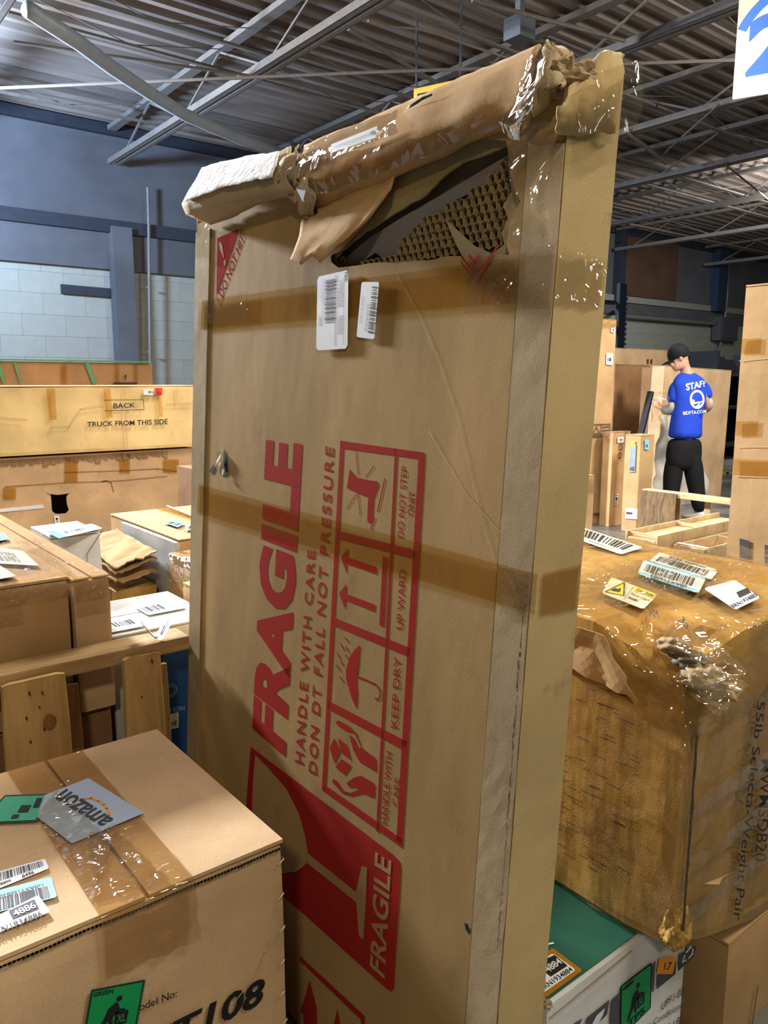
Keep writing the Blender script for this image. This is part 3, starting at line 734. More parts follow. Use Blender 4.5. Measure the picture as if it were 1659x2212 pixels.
P(L5([(262, 235), (275, 225), (290, 250), (302, 345), (296, 350), (272, 290)])); P(L5([(300, 370), (310, 362), (318, 372), (318, 400), (308, 412), (299, 400)]))
m.build('exclamation_mark', M_FRONT, big)
m = MB()
for a, b in (((1003, 803), (1062, 880)), ((1062, 880), (1128, 770)), ((1030, 800), (1065, 840)), ((1065, 800), (1045, 830)), ((1105, 800), (1075, 850))): m.stroke(PF, Z1([a, b]), 0.004, 0.008)
m.build('torn_print', M_RED, big)

# packing tape ------------------------------------------------------
q = Quad(PF, (437, 1110), (1160, 1326), (440, 1048), (1166, 1240)); q.n = -BX
sheet('tape_strip', q, M_TAPE2, big, 60, 6, 0.0045, 0.0006, 30, 1, edge=0.002, u=(-0.02, 1.0))
q = Quad(PF, (1085, 1325), (1163, 1330), (1090, 1222), (1168, 1236)); q.n = -BX
sheet('tape_strip', q, M_CLEAR, big, 10, 8, 0.006, 0.001, 40, 2)
q = Quad(PS, (1163, 1328), (1243, 1314), (1168, 1238), (1250, 1218)); q.n = -BY
sheet('tape_strip', q, M_TAPE, big, 12, 8, 0.0035, 0.0015, 30, 3, u=(0, 1.03))
q = Quad(PF, (437, 712), (1118, 655), (440, 650), (1124, 556)); q.n = -BX
sheet('tape_strip', q, M_TAPE2, big, 70, 8, 0.0045, 0.0006, 24, 4, edge=0.003)
q = Quad(PF, (432, 706), (540, 690), (434, 655), (540, 630)); q.n = -BX
sheet('tape_strip', q, M_CLEAR, big, 14, 8, 0.006, 0.002, 40, 11)
q = Quad(PF, (1010, 668), (1196, 662), (1020, 548), (1203, 532)); q.n = -BX
sheet('tape_strip', q, M_CLEAR, big, 30, 16, 0.007, 0.003, 26, 5, edge=0.02)
q = Quad(PS, (1192, 655), (1292, 664), (1202, 535), (1306, 562)); q.n = -BY
sheet('tape_strip', q, M_CLEAR, big, 30, 24, 0.004, 0.005, 26, 6, edge=0.02, u=(0, 1.02))
q = Quad(PF, (1118, 520), (1200, 510), (1120, 280), (1215, 262)); q.n = -BX
sheet('tape_strip', q, M_CLEAR, big, 24, 30, 0.010, 0.016, 12, 7, edge=0.05)
q = Quad(PF, (432, 560), (462, 560), (432, 486), (462, 478)); q.n = -BX
sheet('tape_strip', q, M_CLEAR, big, 5, 16, 0.011, 0.003, 50, 8)
# pale scratches in the board
m = MB()
for L in ([(855, 590), (905, 680), (945, 775), (985, 890)], [(985, 890), (1010, 1000), (1040, 1120), (1075, 1240), (1082, 1330)], [(925, 930), (1000, 1060), (1080, 1150)], [(1080, 1370), (1090, 1376)]):
    m.stroke(PF, L, 0.0011, 0.0012)
m.build('crease', plain('crease_pale', '#c8ab80', 0.8), big)
# small puncture near the left edge
L9 = lambda L: [(380 + x / 5.528, 900 + y / 5.528) for x, y in L]
flat('puncture', PF, L9([(395, 655), (450, 570), (470, 620), (440, 685)]), M_NAVY2, big, 0.0012)
flat('puncture', PF, L9([(575, 380), (605, 470), (622, 690), (575, 712), (530, 690), (520, 640), (552, 560)]), M_NAVY2, big, 0.0012)
q = Quad(PF, L9([(500, 600)])[0], L9([(560, 580)])[0], L9([(520, 430)])[0], L9([(570, 400)])[0]); q.n = -BX
sheet('torn_curl', q, M_TORN, big, 4, 8, 0.004, 0.010, 30, 3, edge=0.1)
q = Quad(PF, L9([(575, 700)])[0], L9([(605, 690)])[0], L9([(580, 430)])[0], L9([(600, 480)])[0]); q.n = -BX
sheet('torn_curl', q, M_WORN, big, 3, 8, 0.004, 0.010, 30, 5, edge=0.1)
flat('puncture', PF, [(1003, 1994), (1010, 1996), (1017, 2012), (1014, 2020), (1006, 2008)], M_NAVY2, big, 0.0012)

# two white labels
q = Quad(PF, (683, 757), (750.7, 753), (685.6, 598), (752.5, 583)); q.n = -BX
s = sticker('shipping_label', q, M_LABEL, big, 0.0062, 'white shipping label with tall barcode')
m = MB(); bars(m, q, 0.26, 0.36, 0.58, 0.93, 64, 0.0068, 3, vertical=False)
m.rect(q, 0.60, 0.05, 0.615, 0.97, 0.0068); m.rect(q, 0.86, 0.05, 0.868, 0.90, 0.0068); m.rect(q, 0.17, 0.33, 0.178, 0.96, 0.0068)
m.build('barcode', M_INK, s)
m = MB(); lines(m, q, 0.64, 0.55, 0.84, 0.95, 6, 0.0068, 4, 0.35, True); lines(m, q, 0.66, 0.2, 0.84, 0.45, 5, 0.0068, 5, 0.3, True); lines(m, q, 0.04, 0.33, 0.15, 0.5, 3, 0.0068, 6, 0.3, True); m.build('small_print', M_GREYINK, s)
qq = sub(q, 0.88, 0.97, 0.88, 0.97); qq.a, qq.b, qq.c, qq.d = q.pt(0.87, 0.98), q.pt(0.87, 0.86), q.pt(0.97, 0.98), q.pt(0.97, 0.86)
m = MB(); letter(m, 'FBA', qq, lift=0.0068); m.build('lettering', M_INK, s)
q = Quad(PF, (770, 728), (808.5, 733), (781, 609), (819, 609)); q.n = -BX
s = sticker('shipping_label', q, M_LABEL, big, 0.0062, 'narrow white label with short barcode')
m = MB(); bars(m, q, 0.62, 0.10, 0.92, 0.92, 60, 0.0068, 9, vertical=False); m.build('barcode', M_INK, s)
m = MB(); qq = Quad.__new__(Quad); qq.n = q.n; qq.a, qq.b, qq.c, qq.d = q.pt(0.07, 0.74), q.pt(0.07, 0.27), q.pt(0.16, 0.74), q.pt(0.16, 0.27)
letter(m, '[MADE IN CHINA]', qq, lift=0.0068, bold=0.0); lines(m, q, 0.40, 0.12, 0.56, 0.92, 2, 0.0068, 3, 0.3, True); m.build('lettering', M_GREYINK, s)

# crushed cap: lofted from stations along the box, each a profile of (pixel, pixel, distance out of the face)
def loft(name, stations, mat, parent, sub_=4, amp=0.003, freq=30, seed=0, thick=0.003, smooth=True, label=None):
    """stations: list of lists of (px,py,out); interpolated, rumpled, given thickness"""
    ns, npf = len(stations), len(stations[0])
    P3 = [[pf(*p) for p in st] for st in stations]
    rows = []
    for i in range((ns - 1) * sub_ + 1):
        a, t = divmod(i, sub_); t /= sub_
        A = P3[a]; B = P3[min(a + 1, ns - 1)]
        row = []
        for j in range((npf - 1) * 3 + 1):
            c, u = divmod(j, 3); u /= 3
            p = A[c].lerp(A[min(c + 1, npf - 1)], u).lerp(B[c].lerp(B[min(c + 1, npf - 1)], u), t)
            nn = Vector((N3(p, freq, seed), N3(p, freq, seed + 3), N3(p, freq, seed + 6))) * amp
            nn += Vector((N3(p, freq * 3, seed), N3(p, freq * 3, seed + 3), N3(p, freq * 3, seed + 6))) * amp * 0.35
            row.append(p + nn)
        rows.append(row)
    V = [p for r_ in rows for p in r_]; nc = len(rows[0]); F = []
    for i in range(len(rows) - 1):
        for j in range(nc - 1):
            k = i * nc + j; F.append([k, k + 1, k + nc + 1, k + nc])
    o = mesh_obj(name, V, F, mat, parent, smooth=smooth, label=label)
    if thick > 0.0008: sm = o.modifiers.new('thickness', 'SOLIDIFY'); sm.thickness = thick; sm.offset = -1
    return o
# left portion: lip, vertical skirt, pale sloping top
loft('top_flap', [
    [(458, 484, 0.004), (404, 462, 0.055), (395, 440, 0.062), (438, 368, 0.0), (450, 372, -0.07)],
    [(500, 468, 0.006), (470, 440, 0.058), (470, 412, 0.062), (478, 356, 0.0), (490, 362, -0.07)],
    [(560, 438, 0.006), (545, 425, 0.052), (545, 395, 0.058), (540, 342, 0.0), (545, 350, -0.07)],
    [(620, 424, 0.006), (600, 412, 0.046), (592, 386, 0.05), (606, 330, 0.0), (606, 336, -0.07)],
    [(650, 424, 0.004), (632, 404, 0.040), (620, 384, 0.044), (632, 318, 0.0), (630, 325, -0.07)]], M_WORN, big, 6, 0.004, 22, 3, 0.004, label='bent pale left part of the top')
mt = plain('frayed_lit_white', '#e4e2e2', 0.85, var=0.08, scale=60, bmp=0.6)  # bright light on the sloping board top is put into this white
loft('frayed_lit_slope', [
    [(396, 438, 0.074), (415, 402, 0.046), (438, 363, 0.014)],
    [(470, 408, 0.074), (474, 381, 0.046), (478, 351, 0.014)],
    [(545, 391, 0.070), (542, 365, 0.046), (540, 337, 0.014)],
    [(588, 384, 0.064), (598, 356, 0.046), (604, 329, 0.014)]], mt, big, 8, 0.003, 40, 5, 0.002, label='frayed top slope, coloured white as if brightly lit')
# right portion: long bulging board from the crushed notch to the front corner
loft('top_flap', [
    [(655, 468, 0.004), (648, 440, 0.030), (650, 400, 0.040), (655, 340, 0.020), (660, 318, -0.01), (660, 322, -0.10)],
    [(740, 430, 0.006), (735, 402, 0.028), (738, 372, 0.034), (742, 316, 0.018), (748, 282, -0.01), (748, 286, -0.10)],
    [(850, 385, 0.006), (848, 352, 0.026), (850, 318, 0.032), (852, 262, 0.018), (855, 236, -0.01), (855, 240, -0.10)],
    [(960, 335, 0.006), (958, 305, 0.024), (960, 268, 0.030), (962, 216, 0.016), (965, 187, -0.01), (965, 191, -0.10)],
    [(1080, 280, 0.006), (1078, 250, 0.024), (1080, 210, 0.030), (1082, 158, 0.016), (1085, 134, -0.01), (1085, 138, -0.10)],
    [(1142, 256, 0.010), (1135, 236, 0.030), (1146, 190, 0.030), (1160, 130, 0.016), (1172, 99, -0.01), (1170, 105, -0.09)]], M_KRAFT, big, 6, 0.0035, 16, 8, 0.004)
# crushed notch between the two
loft('crushed_edge', [
    [(612, 412, 0.03), (600, 380, 0.05), (606, 352, 0.045), (640, 322, 0.03)],
    [(632, 430, 0.02), (622, 395, 0.035), (630, 360, 0.05), (655, 330, 0.04)],
    [(655, 455, 0.03), (650, 410, 0.045), (650, 372, 0.03), (668, 335, 0.03)],
    [(672, 478, 0.02), (676, 435, 0.05), (672, 395, 0.04), (680, 350, 0.02)]], M_WORN, big, 8, 0.018, 34, 2, 0.002)
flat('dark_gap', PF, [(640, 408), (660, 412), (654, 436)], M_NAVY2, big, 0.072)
# peeled facing that hangs out and catches the light
loft('hanging_tear', [
    [(655, 452, 0.012), (650, 480, 0.035), (640, 520, 0.070), (628, 560, 0.100)],
    [(690, 440, 0.012), (688, 475, 0.030), (672, 520, 0.066), (652, 569, 0.098)],
    [(735, 420, 0.010), (730, 460, 0.026), (705, 515, 0.060), (672, 548, 0.088)],
    [(780, 400, 0.008), (772, 440, 0.022), (740, 500, 0.050), (690, 566, 0.086)],
    [(825, 380, 0.006), (815, 415, 0.016), (782, 475, 0.036), (728, 535, 0.062)],
    [(872, 340, 0.004), (852, 375, 0.012), (845, 410, 0.018), (800, 470, 0.028)]], M_KRAFT, big, 6, 0.004, 14, 12, 0.0025, label='peeled flap of board hanging down')
# crushed front corner: heap of crumpled board
def crumple(name, c, rad, mat, parent, seed, sx=1, sy=1, sz=1, amp=0.5, n=4, label=None):
    bm = bmesh.new(); bmesh.ops.create_icosphere(bm, subdivisions=n, radius=1.0)
    V = []
    for v in bm.verts:
        d = v.co.normalized(); k = 1 + amp * (N3(d, 2.2, seed) + 0.6 * abs(N3(d, 5, seed + 1)) - 0.35 * abs(N3(d, 11, seed + 2)))
        V.append(Vector(c) + BX * d.x * rad * sx * k + BY * d.y * rad * sy * k + BZ * d.z * rad * sz * k)
    F = [[v.index for v in f.verts] for f in bm.faces]; bm.free()
    return mesh_obj(name, V, F, mat, parent, label=label)
def psd(px, py, out=0.0): return PS.hit(px, py, out)
loft('crushed_corner', [
    [(1148, 250, 0.03), (1150, 205, 0.035), (1165, 150, 0.03), (1182, 97, 0.0), (1190, 100, -0.09)],
    [(1172, 232, 0.02), (1180, 195, 0.045), (1188, 150, 0.02), (1200, 100, 0.0), (1205, 108, -0.07)],
    [(1192, 215, 0.00), (1200, 190, 0.035), (1208, 160, 0.00), (1214, 132, 0.0), (1225, 138, -0.07)],
    [(1206, 215, -0.03), (1225, 188, -0.01), (1230, 165, -0.04), (1236, 138, -0.03), (1250, 150, -0.07)]], M_WORN, big, 8, 0.022, 26, 7, 0.003, label='crushed grey board at the top corner')
crumple('crushed_corner', bl(0.02, 0.03, 0.475), 0.040, M_WORN, big, 3, 1.1, 1.0, 0.7)
crumple('crushed_corner', bl(0.055, 0.04, 0.480), 0.034, M_WORN, big, 8, 1.2, 1.0, 0.55)
# flaps folded round the narrow side at the top
def sloft(name, st, mat, sub_=6, amp=0.004, freq=24, seed=0, thick=0.003, label=None):
    global pf
    keep = pf
    pf = lambda px, py, out=0.0: PS.hit(px, py, out)
    o = loft(name, st, mat, big, sub_, amp, freq, seed, thick, label=label); pf = keep; return o
sloft('side_flap', [
    [(1204, 300, 0.006), (1202, 262, 0.016), (1200, 228, 0.022), (1225, 196, 0.006), (1235, 180, -0.04)],
    [(1245, 292, 0.006), (1242, 262, 0.020), (1240, 225, 0.026), (1262, 165, 0.006), (1262, 150, -0.04)],
    [(1290, 285, 0.006), (1288, 262, 0.020), (1290, 215, 0.026), (1300, 132, 0.004), (1300, 124, -0.04)],
    [(1325, 282, 0.006), (1328, 262, 0.016), (1334, 215, 0.020), (1347, 134, 0.0), (1340, 128, -0.04)]], M_SIDE, 8, 0.013, 16, 4)
q = Quad(PS, (1200, 300), (1330, 296), (1218, 180), (1352, 140)); q.n = -BY
sheet('tape_strip', q, M_CLEAR, big, 34, 30, 0.030, 0.012, 16, 21, edge=0.04)
q = Quad(PS, (1328, 300), (1352, 292), (1332, 215), (1353, 230)); q.n = -BY
sheet('tape_tail', q, M_CLEAR, big, 6, 12, -0.02, 0.012, 30, 22, edge=0.05)
# glossy tape over the cap
loft('tape_strip', [
    [(1090, 292, 0.020), (1085, 262, 0.036), (1105, 215, 0.040), (1140, 130, 0.024)],
    [(1120, 300, 0.030), (1125, 255, 0.046), (1140, 205, 0.046), (1168, 110, 0.026)],
    [(1138, 262, 0.04), (1150, 225, 0.058), (1160, 180, 0.052), (1186, 140, 0.034)]], M_CLEAR, big, 12, 0.008, 26, 3, 0.0004)
loft('tape_strip', [
    [(640, 385, 0.055), (645, 355, 0.05), (650, 322, 0.02)],
    [(720, 340, 0.046), (715, 318, 0.04), (725, 286, 0.008)],
    [(860, 285, 0.040), (855, 262, 0.034), (858, 236, 0.004)]], M_CLEAR, big, 12, 0.003, 30, 5, 0.0004)
loft('tape_strip', [
    [(655, 430, 0.042), (655, 400, 0.050), (680, 350, 0.046)],
    [(720, 410, 0.038), (725, 365, 0.044), (760, 325, 0.036)],
    [(900, 345, 0.034), (900, 318, 0.038), (900, 300, 0.040)],
    [(1090, 268, 0.034), (1090, 245, 0.036), (1090, 225, 0.040)]], M_TAPE, big, 12, 0.004, 20, 6, 0.0004)
pc2 = Plane(BO - BX * 0.040 + BY * 0, (-BX))
q = Quad(pc2, (717, 330), (812, 297), (715, 312), (815, 272)); q.n = -BX
s = sticker('shipping_label', q, M_LABEL, big, 0.002, 'white label on the folded top')
m = MB(); m.rect(q, 0.05, 0.55, 0.95, 0.60, 0.003); m.rect(q, 0.35, 0.25, 0.7, 0.28, 0.003); qq = Quad.__new__(Quad); qq.n = q.n; qq.a, qq.b, qq.c, qq.d = q.pt(0.97, 0.75), q.pt(0.86, 0.75), q.pt(0.97, 0.35), q.pt(0.86, 0.35)
letter(m, 'FBA', qq, lift=0.003); m.build('lettering', M_INK, s)
loft('loose_shard', [[(878, 236, 0.02), (884, 228, 0.022)], [(905, 224, 0.02), (908, 214, 0.022)], [(935, 205, 0.02), (935, 200, 0.022)]], plain('teal_tape', '#2c4a44', 0.3), big, 4, 0.002, 30, 1, 0.001)

# ---------------------------------------------------------------- front left carton with the large black number
M4 = lambda x, y: (x / 2.44, 1580 + y / 2.44)
_xa = PZ(0.6515).hit(*M4(470, 900)).x; _xb = PZ(0.6515).hit(*M4(940, 690)).x
X_MT = _xa + _xb - 0.642
mt_ = carton('cardboard_box', 'large brown carton at front left with big black print and green sticker', (X_MT, 0.642, 1.096, 1.662, 0, 0.650), M_PALE, seam='y', n=14, amp=0.005, seed=2, cat='box', rad=0.008)
TZ, NY = PZ(0.6515), PY(1.096)
M4 = lambda x, y: (x / 2.44, 1580 + y / 2.44)
xa = TZ.hit(*M4(470, 900)).x; xb = TZ.hit(*M4(940, 690)).x
V = []; F = []
prof = [(1.090, 0.55 + 0.02 * k) for k in range(5)] + [(1.090, 0.6555)] + [(1.096 + 0.575 * k / 40, 0.6560) for k in range(41)]
nc = 14
for i, (y, z) in enumerate(prof):
    for j in range(nc):
        t = j / (nc - 1); x = xa + (xb - xa) * t; p = Vector((x, y, z)); wv = max(0, 1 - (y - 1.09) / 0.22)
        a = (0.0012 + 0.005 * wv) * (abs(N3(p, 22, 1)) * 2)
        V.append(p + (Vector((0, -a * 1.5, 0)) if i < 6 else Vector((0, 0, a))))
for i in range(len(prof) - 1):
    for j in range(nc - 1): k = i * nc + j; F.append([k, k + 1, k + nc + 1, k + nc])
mesh_obj('tape_strip', V, F, film('tape_bright', '#f4e8d0', 0.8, 26, 1.0, (1, 5, 1), haze=0.05, hazecol='#c8ae84', rough=0.06), mt_, smooth=True)
q = Quad(TZ, M4(590, 640), M4(800, 830), M4(450, 560), M4(690, 560)); q = Quad(TZ, M4(500, 920), M4(900, 800), M4(460, 570), M4(600, 510))
sheet('tape_strip', q, M_CLEAR, mt_, 40, 40, 0.006, 0.007, 30, 14, edge=0.05)
# logo label, upside down to the viewer
q = Quad(TZ, M4(110, 385), M4(380, 590), M4(465, 245), M4(760, 430))
s = sticker('logo_label', q, plain('label_blue_grey', '#a9b8d0', 0.35, var=0.03), mt_, 0.0075, 'pale blue label with a black word and orange curve', rnd=0.01)
m = MB(); letter(m, 'amazon', Quad(TZ, M4(604, 462), M4(352, 300), M4(535, 500), M4(283, 350)), lift=0.0085, bold=0.02); m.build('lettering', plain('soft_black', '#34363a', 0.6), s)
m = MB(); m.stroke(TZ, [M4(*c) for c in ((440, 352), (480, 350), (520, 365), (548, 385), (565, 405), (575, 438))], 0.005, 0.0086); m.build('smile_curve', M_ORANGE, s)
m = MB(); sheet('tape_strip', Quad(TZ, M4(190, 470), M4(470, 900), M4(300, 330), M4(600, 600)), M_CLEAR, mt_, 20, 30, 0.0100, 0.002, 26, 15, edge=0.02)
q = Quad(TZ, M4(-120, 490), M4(200, 475), M4(25, 335), M4(250, 328))
s = sticker('green_sticker', q, plain('green_dark', '#1c3a30', 0.5), mt_, 0.0070, 'green sticker on top of the box', rnd=0.02)
m = MB(); m.rect(q, 0.05, 0.06, 0.95, 0.94, 0.008); m.build('green_field', plain('mint_sticker', '#3aa584', 0.5), s)
m = MB(); m.rect(q, 0.55, 0.35, 0.75, 0.6, 0.009); m.rect(q, 0.8, 0.5, 0.92, 0.85, 0.009); m.rect(q, 0.5, 0.15, 0.62, 0.28, 0.009); m.build('lifting_figure', M_INK, s)
s, q = barcode_label(TZ, M4(0 - 60, 850), M4(258, 722), M4(-20 - 40, 752), M4(238, 670), mt_, n=60, seed=5, lift=0.0072, region=(0.05, 0.42, 0.93, 0.9))
m = MB(); letter(m, '6496', q, 0.55, 0.08, 0.75, 0.34, 0.0080); lines(m, q, 0.1, 0.12, 0.52, 0.34, 1, 0.008, 3, 0.5); m.build('lettering', M_INK, s)
s, q = barcode_label(TZ, M4(-60, 965), M4(302, 872), M4(-60, 850), M4(268, 765), mt_, mat=M_BLUEL, n=64, seed=6, lift=0.0072, region=(0.05, 0.1, 0.9, 0.62))
m = MB(); m.rect(q, 0.0, 0.08, 0.9, 0.66, 0.0076); m.build('white_field', M_LABEL, s)
m = MB(); bars(m, q, 0.05, 0.1, 0.88, 0.62, 64, 0.0082, 6); m.build('barcode', M_INK, s)
m = MB(); letter(m, '1sBAXY160830', Quad(TZ, M4(225, 800), M4(-5, 860), M4(228, 815), M4(0, 880)), lift=0.0082, bold=0.005); m.build('lettering', M_INK, s)
q = Quad(TZ, M4(-70, 1085), M4(268, 950), M4(-70, 1000), M4(200, 862))
s = sticker('inventory_label', q, M_LABEL, mt_, 0.0095, 'creased white label with black number block')
m = MB(); m.poly([TZ.hit(*M4(*c), 0.0105) for c in ((45, 945), (180, 884), (205, 932), (68, 988))]); m.build('black_block', M_INK, s)
m = MB(); letter(m, '4886', Quad(TZ, M4(80, 976), M4(194, 926), M4(60, 948), M4(176, 897)), lift=0.0112, bold=0.02); m.build('white_number', M_LABEL, s)
m = MB(); letter(m, 'BRN1934886', Quad(TZ, M4(-50, 1084), M4(228, 972), M4(-58, 1052), M4(214, 944)), lift=0.0105, bold=0.01); m.build('lettering', M_INK, s)
# near face
m = MB(); letter(m, 'MT108', Quad(NY, M4(690, 1770), M4(1392, 1432), M4(690, 1640), M4(1398, 1290)), lift=0.0045, bold=0.03, shear=0.15)
letter(m, 'Model No:', Quad(NY, M4(690, 1492), M4(932, 1398), M4(690, 1452), M4(932, 1358)), lift=0.0045, bold=0.0)
m.build('lettering', M_INK, mt_)
q = Quad(NY, M4(430, 1640), M4(705, 1640), M4(480, 1362), M4(766, 1307))
q = Quad(NY, M4(428, 1660), M4(712, 1600), M4(480, 1362), M4(766, 1307))
s = sticker('green_sticker', q, plain('green_dark', '#1c3a30', 0.5), mt_, 0.0048, 'green sticker with a black lifting figure', rnd=0.02)
m = MB(); m.rect(q, 0.04, 0.04, 0.96, 0.96, 0.0056); m.build('green_field', M_GREEN, s)
def worker_icon(q, s, top, l, t1, t2):
    m = MB()
    def C(u, v, r, k=14): m.poly([q.pt(u + r * math.cos(2 * PI * i / k), v + r * 0.95 * math.sin(2 * PI * i / k), l) for i in range(k)])
    C(0.56, 0.74, 0.055)
    m.poly([q.pt(a, b, l) for a, b in ((0.50, 0.68), (0.56, 0.66), (0.60, 0.55), (0.70, 0.50), (0.72, 0.53), (0.62, 0.50), (0.52, 0.44), (0.50, 0.40), (0.53, 0.22), (0.47, 0.22), (0.42, 0.36), (0.30, 0.20), (0.22, 0.20), (0.34, 0.42), (0.38, 0.58))])
    m.rect(q, 0.54, 0.26, 0.78, 0.50, l)
    letter(m, top, q, 0.06, 0.86, 0.42, 0.94, l)
    letter(m, t2, q, 0.25, 0.04, 0.80, 0.18, l, bold=0.03)
    m.build('lifting_figure', M_INK, s)
    m = MB(); letter(m, t1, q, 0.58, 0.30, 0.75, 0.44, l + 0.0006); m.build('lettering', M_GREEN, s)
worker_icon(q, s, 'GREEN', 0.0062, 'XL', 'TPS')
# staples down the corner
me = None
for k, (x, y) in enumerate(((1482, 690), (1482, 872), (1488, 1045), (1487, 1222), (1487, 1388), (1500, 1535))):
    a = NY.hit(*M4(x - 14, y + 20), 0.006); b = NY.hit(*M4(x + 14, y - 20), 0.006)
    MB().tube([a + Vector((0, .006, 0)), a, b, b + Vector((0, .006, 0))], 0.0009, 5).build('staple', M_STAPLE, mt_)
m = MB(); m.stroke(NY, [M4(*c) for c in ((1500, 1035), (1440, 1110), (1400, 1165), (1370, 1250), (1300, 1345), (1235, 1430))], 0.0018, 0.0048)
m.build('crease', plain('crease_pale', '#c8ab80', 0.8), mt_)
m = MB(); rnd = random.Random(3)
for k in range(80):
    x = X_MT + (0.635 - X_MT) * k / 80; m.quad(*[Vector((x + dx, 1.0925, 0.650 - 0.007 + dz + 0.003 * noise.noise(Vector((x * 12, 0, 0))))) for dx, dz in ((0, -0.0035 - 0.003 * rnd.random()), (0.0095, -0.003), (0.0095, 0.0005), (0, 0.0005))])
m.build('crushed_rim', plain('rim_dirt', '#5c4a34', 0.9, var=0.3, scale=60), mt_)

# ---------------------------------------------------------------- pallet standing behind it
W1 = wood('pallet_wood', '#d6b478', '#a88552', (1.2, 1.2, 0.18), 16)
W1h = wood('pallet_rail_wood', '#cdac7e', '#94764e', (0.25, 2, 2), 14)
pal = root('wooden_pallet', 'wooden pallet standing on edge behind the front left carton', 'pallet', (0.42, 1.88, 0))
def plank(a, b, name, mat, parent, n=(8, 2, 8), seed=0, amp=0.0025, rad=0.006):
    V, F = blob_box(*[v for pr in zip(a, b) for v in pr], 6, amp, 9, seed, rad); return mesh_obj(name, V, F, mat, parent)
plank((-0.35, 1.845, 0.757), (0.815, 1.935, 0.797), 'top_rail', W1h, pal, seed=1)
plank((-0.35, 1.845, 0.355), (0.76, 1.935, 0.393), 'middle_rail', W1h, pal, seed=2)
plank((-0.35, 1.845, 0.0), (0.74, 1.935, 0.038), 'bottom_rail', W1h, pal, seed=3)
py_ = PY(1.822)
for k, (xa_, xb_, zt, side_) in enumerate(((6, 151, 1459, 0), (272, 357, 1408, 0), (-230, -110, 1500, 0))):
    ax = py_.hit(xa_, 1540).x; bx = py_.hit(xb_, 1540).x; tz = py_.hit((xa_ + xb_) / 2, zt + 8).z
    plank((ax, 1.822, 0.01), (bx, 1.844, tz), 'deck_board', W1, pal, seed=4 + k, amp=0.003, rad=0.012)
    plank((ax + 0.05, 1.936, 0.01), (bx + 0.06, 1.955, 0.70), 'deck_board', W1, pal, seed=14 + k)
m = MB()
for (x, y, r1) in ((63, 1498, .004), (91, 1497, .0035), (85, 1528, .003), (57, 1552, .0035), (96, 1575, .004), (66, 1603, .0035), (306, 1505, .0025), (328, 1428, .004)):
    c = py_.hit(x, y, 0.0045)
    m.poly([c + Vector((r1 * math.cos(a) * 0.6, 0, r1 * (1.4 + 0.8 * noise.noise(Vector((x, y, a)))) * math.sin(a))) for a in [i * PI / 5 for i in range(10)]])
m.build('knot', plain('knot_dark', '#54401f', 0.8, var=0.3, scale=60), pal, kind='stuff')
m = MB(); c = py_.hit(107, 1560, 0.0042); m.poly([c + Vector((0.014 * math.cos(a), 0, 0.020 * math.sin(a))) for a in [i * PI / 8 for i in range(16)]]); m.build('knot', plain('knot_brown', '#8a6236', 0.8, var=0.3, scale=60), pal)
# crumpled label lying on the rail
pc_ = PZ(0.800); c0 = pc_.hit(340, 1382)
r = root('crumpled_label', 'crumpled white printed label lying on the pallet rail', 'label', c0)
V = []; F = []; nn = 12
for j in range(nn):
    for i in range(nn):
        a, b = i / (nn - 1) - 0.5, j / (nn - 1) - 0.5
        V.append(c0 + Vector((a * 0.075 + 0.01 * b, b * 0.06, 0.002 + 0.030 * (1 - math.cos(a * 5)) * 0.8 + 0.012 * abs(b) + 0.006 * abs(N3((a, b, 0), 4, 3)))))
F = [[j * nn + i, j * nn + i + 1, (j + 1) * nn + i + 1, (j + 1) * nn + i] for j in range(nn - 1) for i in range(nn - 1)]
fm = [1 if (noise.noise(Vector(((i % 11) * 1.3, (i // 11) * 1.7, 2))) > 0.12 and 2 < i // 11 < 8) else 0 for i in range(len(F))]
mesh_obj('paper', V, F, None, r, mats=[M_LABEL, M_INK], fm=fm)

# ---------------------------------------------------------------- cartons stacked behind the pallet (left)
def lab(pl, bl_, br_, tl_, tr_, parent, **k): return barcode_label(pl, bl_, br_, tl_, tr_, parent, **k)
b = carton('cardboard_box', 'brown carton under the two taped boxes, behind the pallet', (0.02, 0.645, 1.975, 2.6, 0, 0.60), M_DARK, seam='x', seed=5, amp=0.006)
pn = PY(1.973)
m = MB()
for y in (1546, 1585):
    q = Quad(pn, (143, y + 30), (158, y + 26), (143, y), (158, y - 3)); 
    for u0, v0, u1, v1 in ((0, 0, 1, .07), (0, .93, 1, 1), (0.88, 0, 1, 1), (0, 0, .12, 1)): m.rect(q, u0, v0, u1, v1, 0.006)
m.build('printed_symbols', M_INK, b)
L1 = carton('cardboard_box', 'taped brown carton with white labels at the left edge', (0.03, 0.552, 1.965, 2.80, 0.61, 0.968), M_KRAFT, seam='y', tape=M_CLEAR, seed=6, amp=0.007, tapew=0.3)
pt = PZ(0.975)
lab(pt, (-40, 1215), (85, 1222), (-60, 1172), (50, 1190), L1, n=40, seed=3, lift=0.006, region=(0.35, 0.15, 0.75, 0.7))
lab(pt, (-60, 1262), (35, 1244), (-60, 1225), (-5, 1218), L1, n=30, seed=4, lift=0.006, region=(0.3, 0.2, 0.7, 0.6))
q = Quad(pt, (-20, 1172), (20, 1164), (-10, 1155), (8, 1150)); sticker('green_sticker', q, plain('mint_sticker', '#3aa584', 0.5), L1, 0.006, 'small green sticker')
q = Quad(PY(1.964), (-5, 1310), (152, 1285), (-5, 1262), (152, 1232)); sheet('tape_strip', q, M_CLEAR, L1, 40, 10, 0.006, 0.006, 30, 31, edge=0.02)
q = Quad(pt, (-5, 1262), (152, 1232), (-5, 1180), (80, 1170)); sheet('tape_strip', q, M_CLEAR, L1, 34, 16, 0.008, 0.008, 20, 32, edge=0.03)
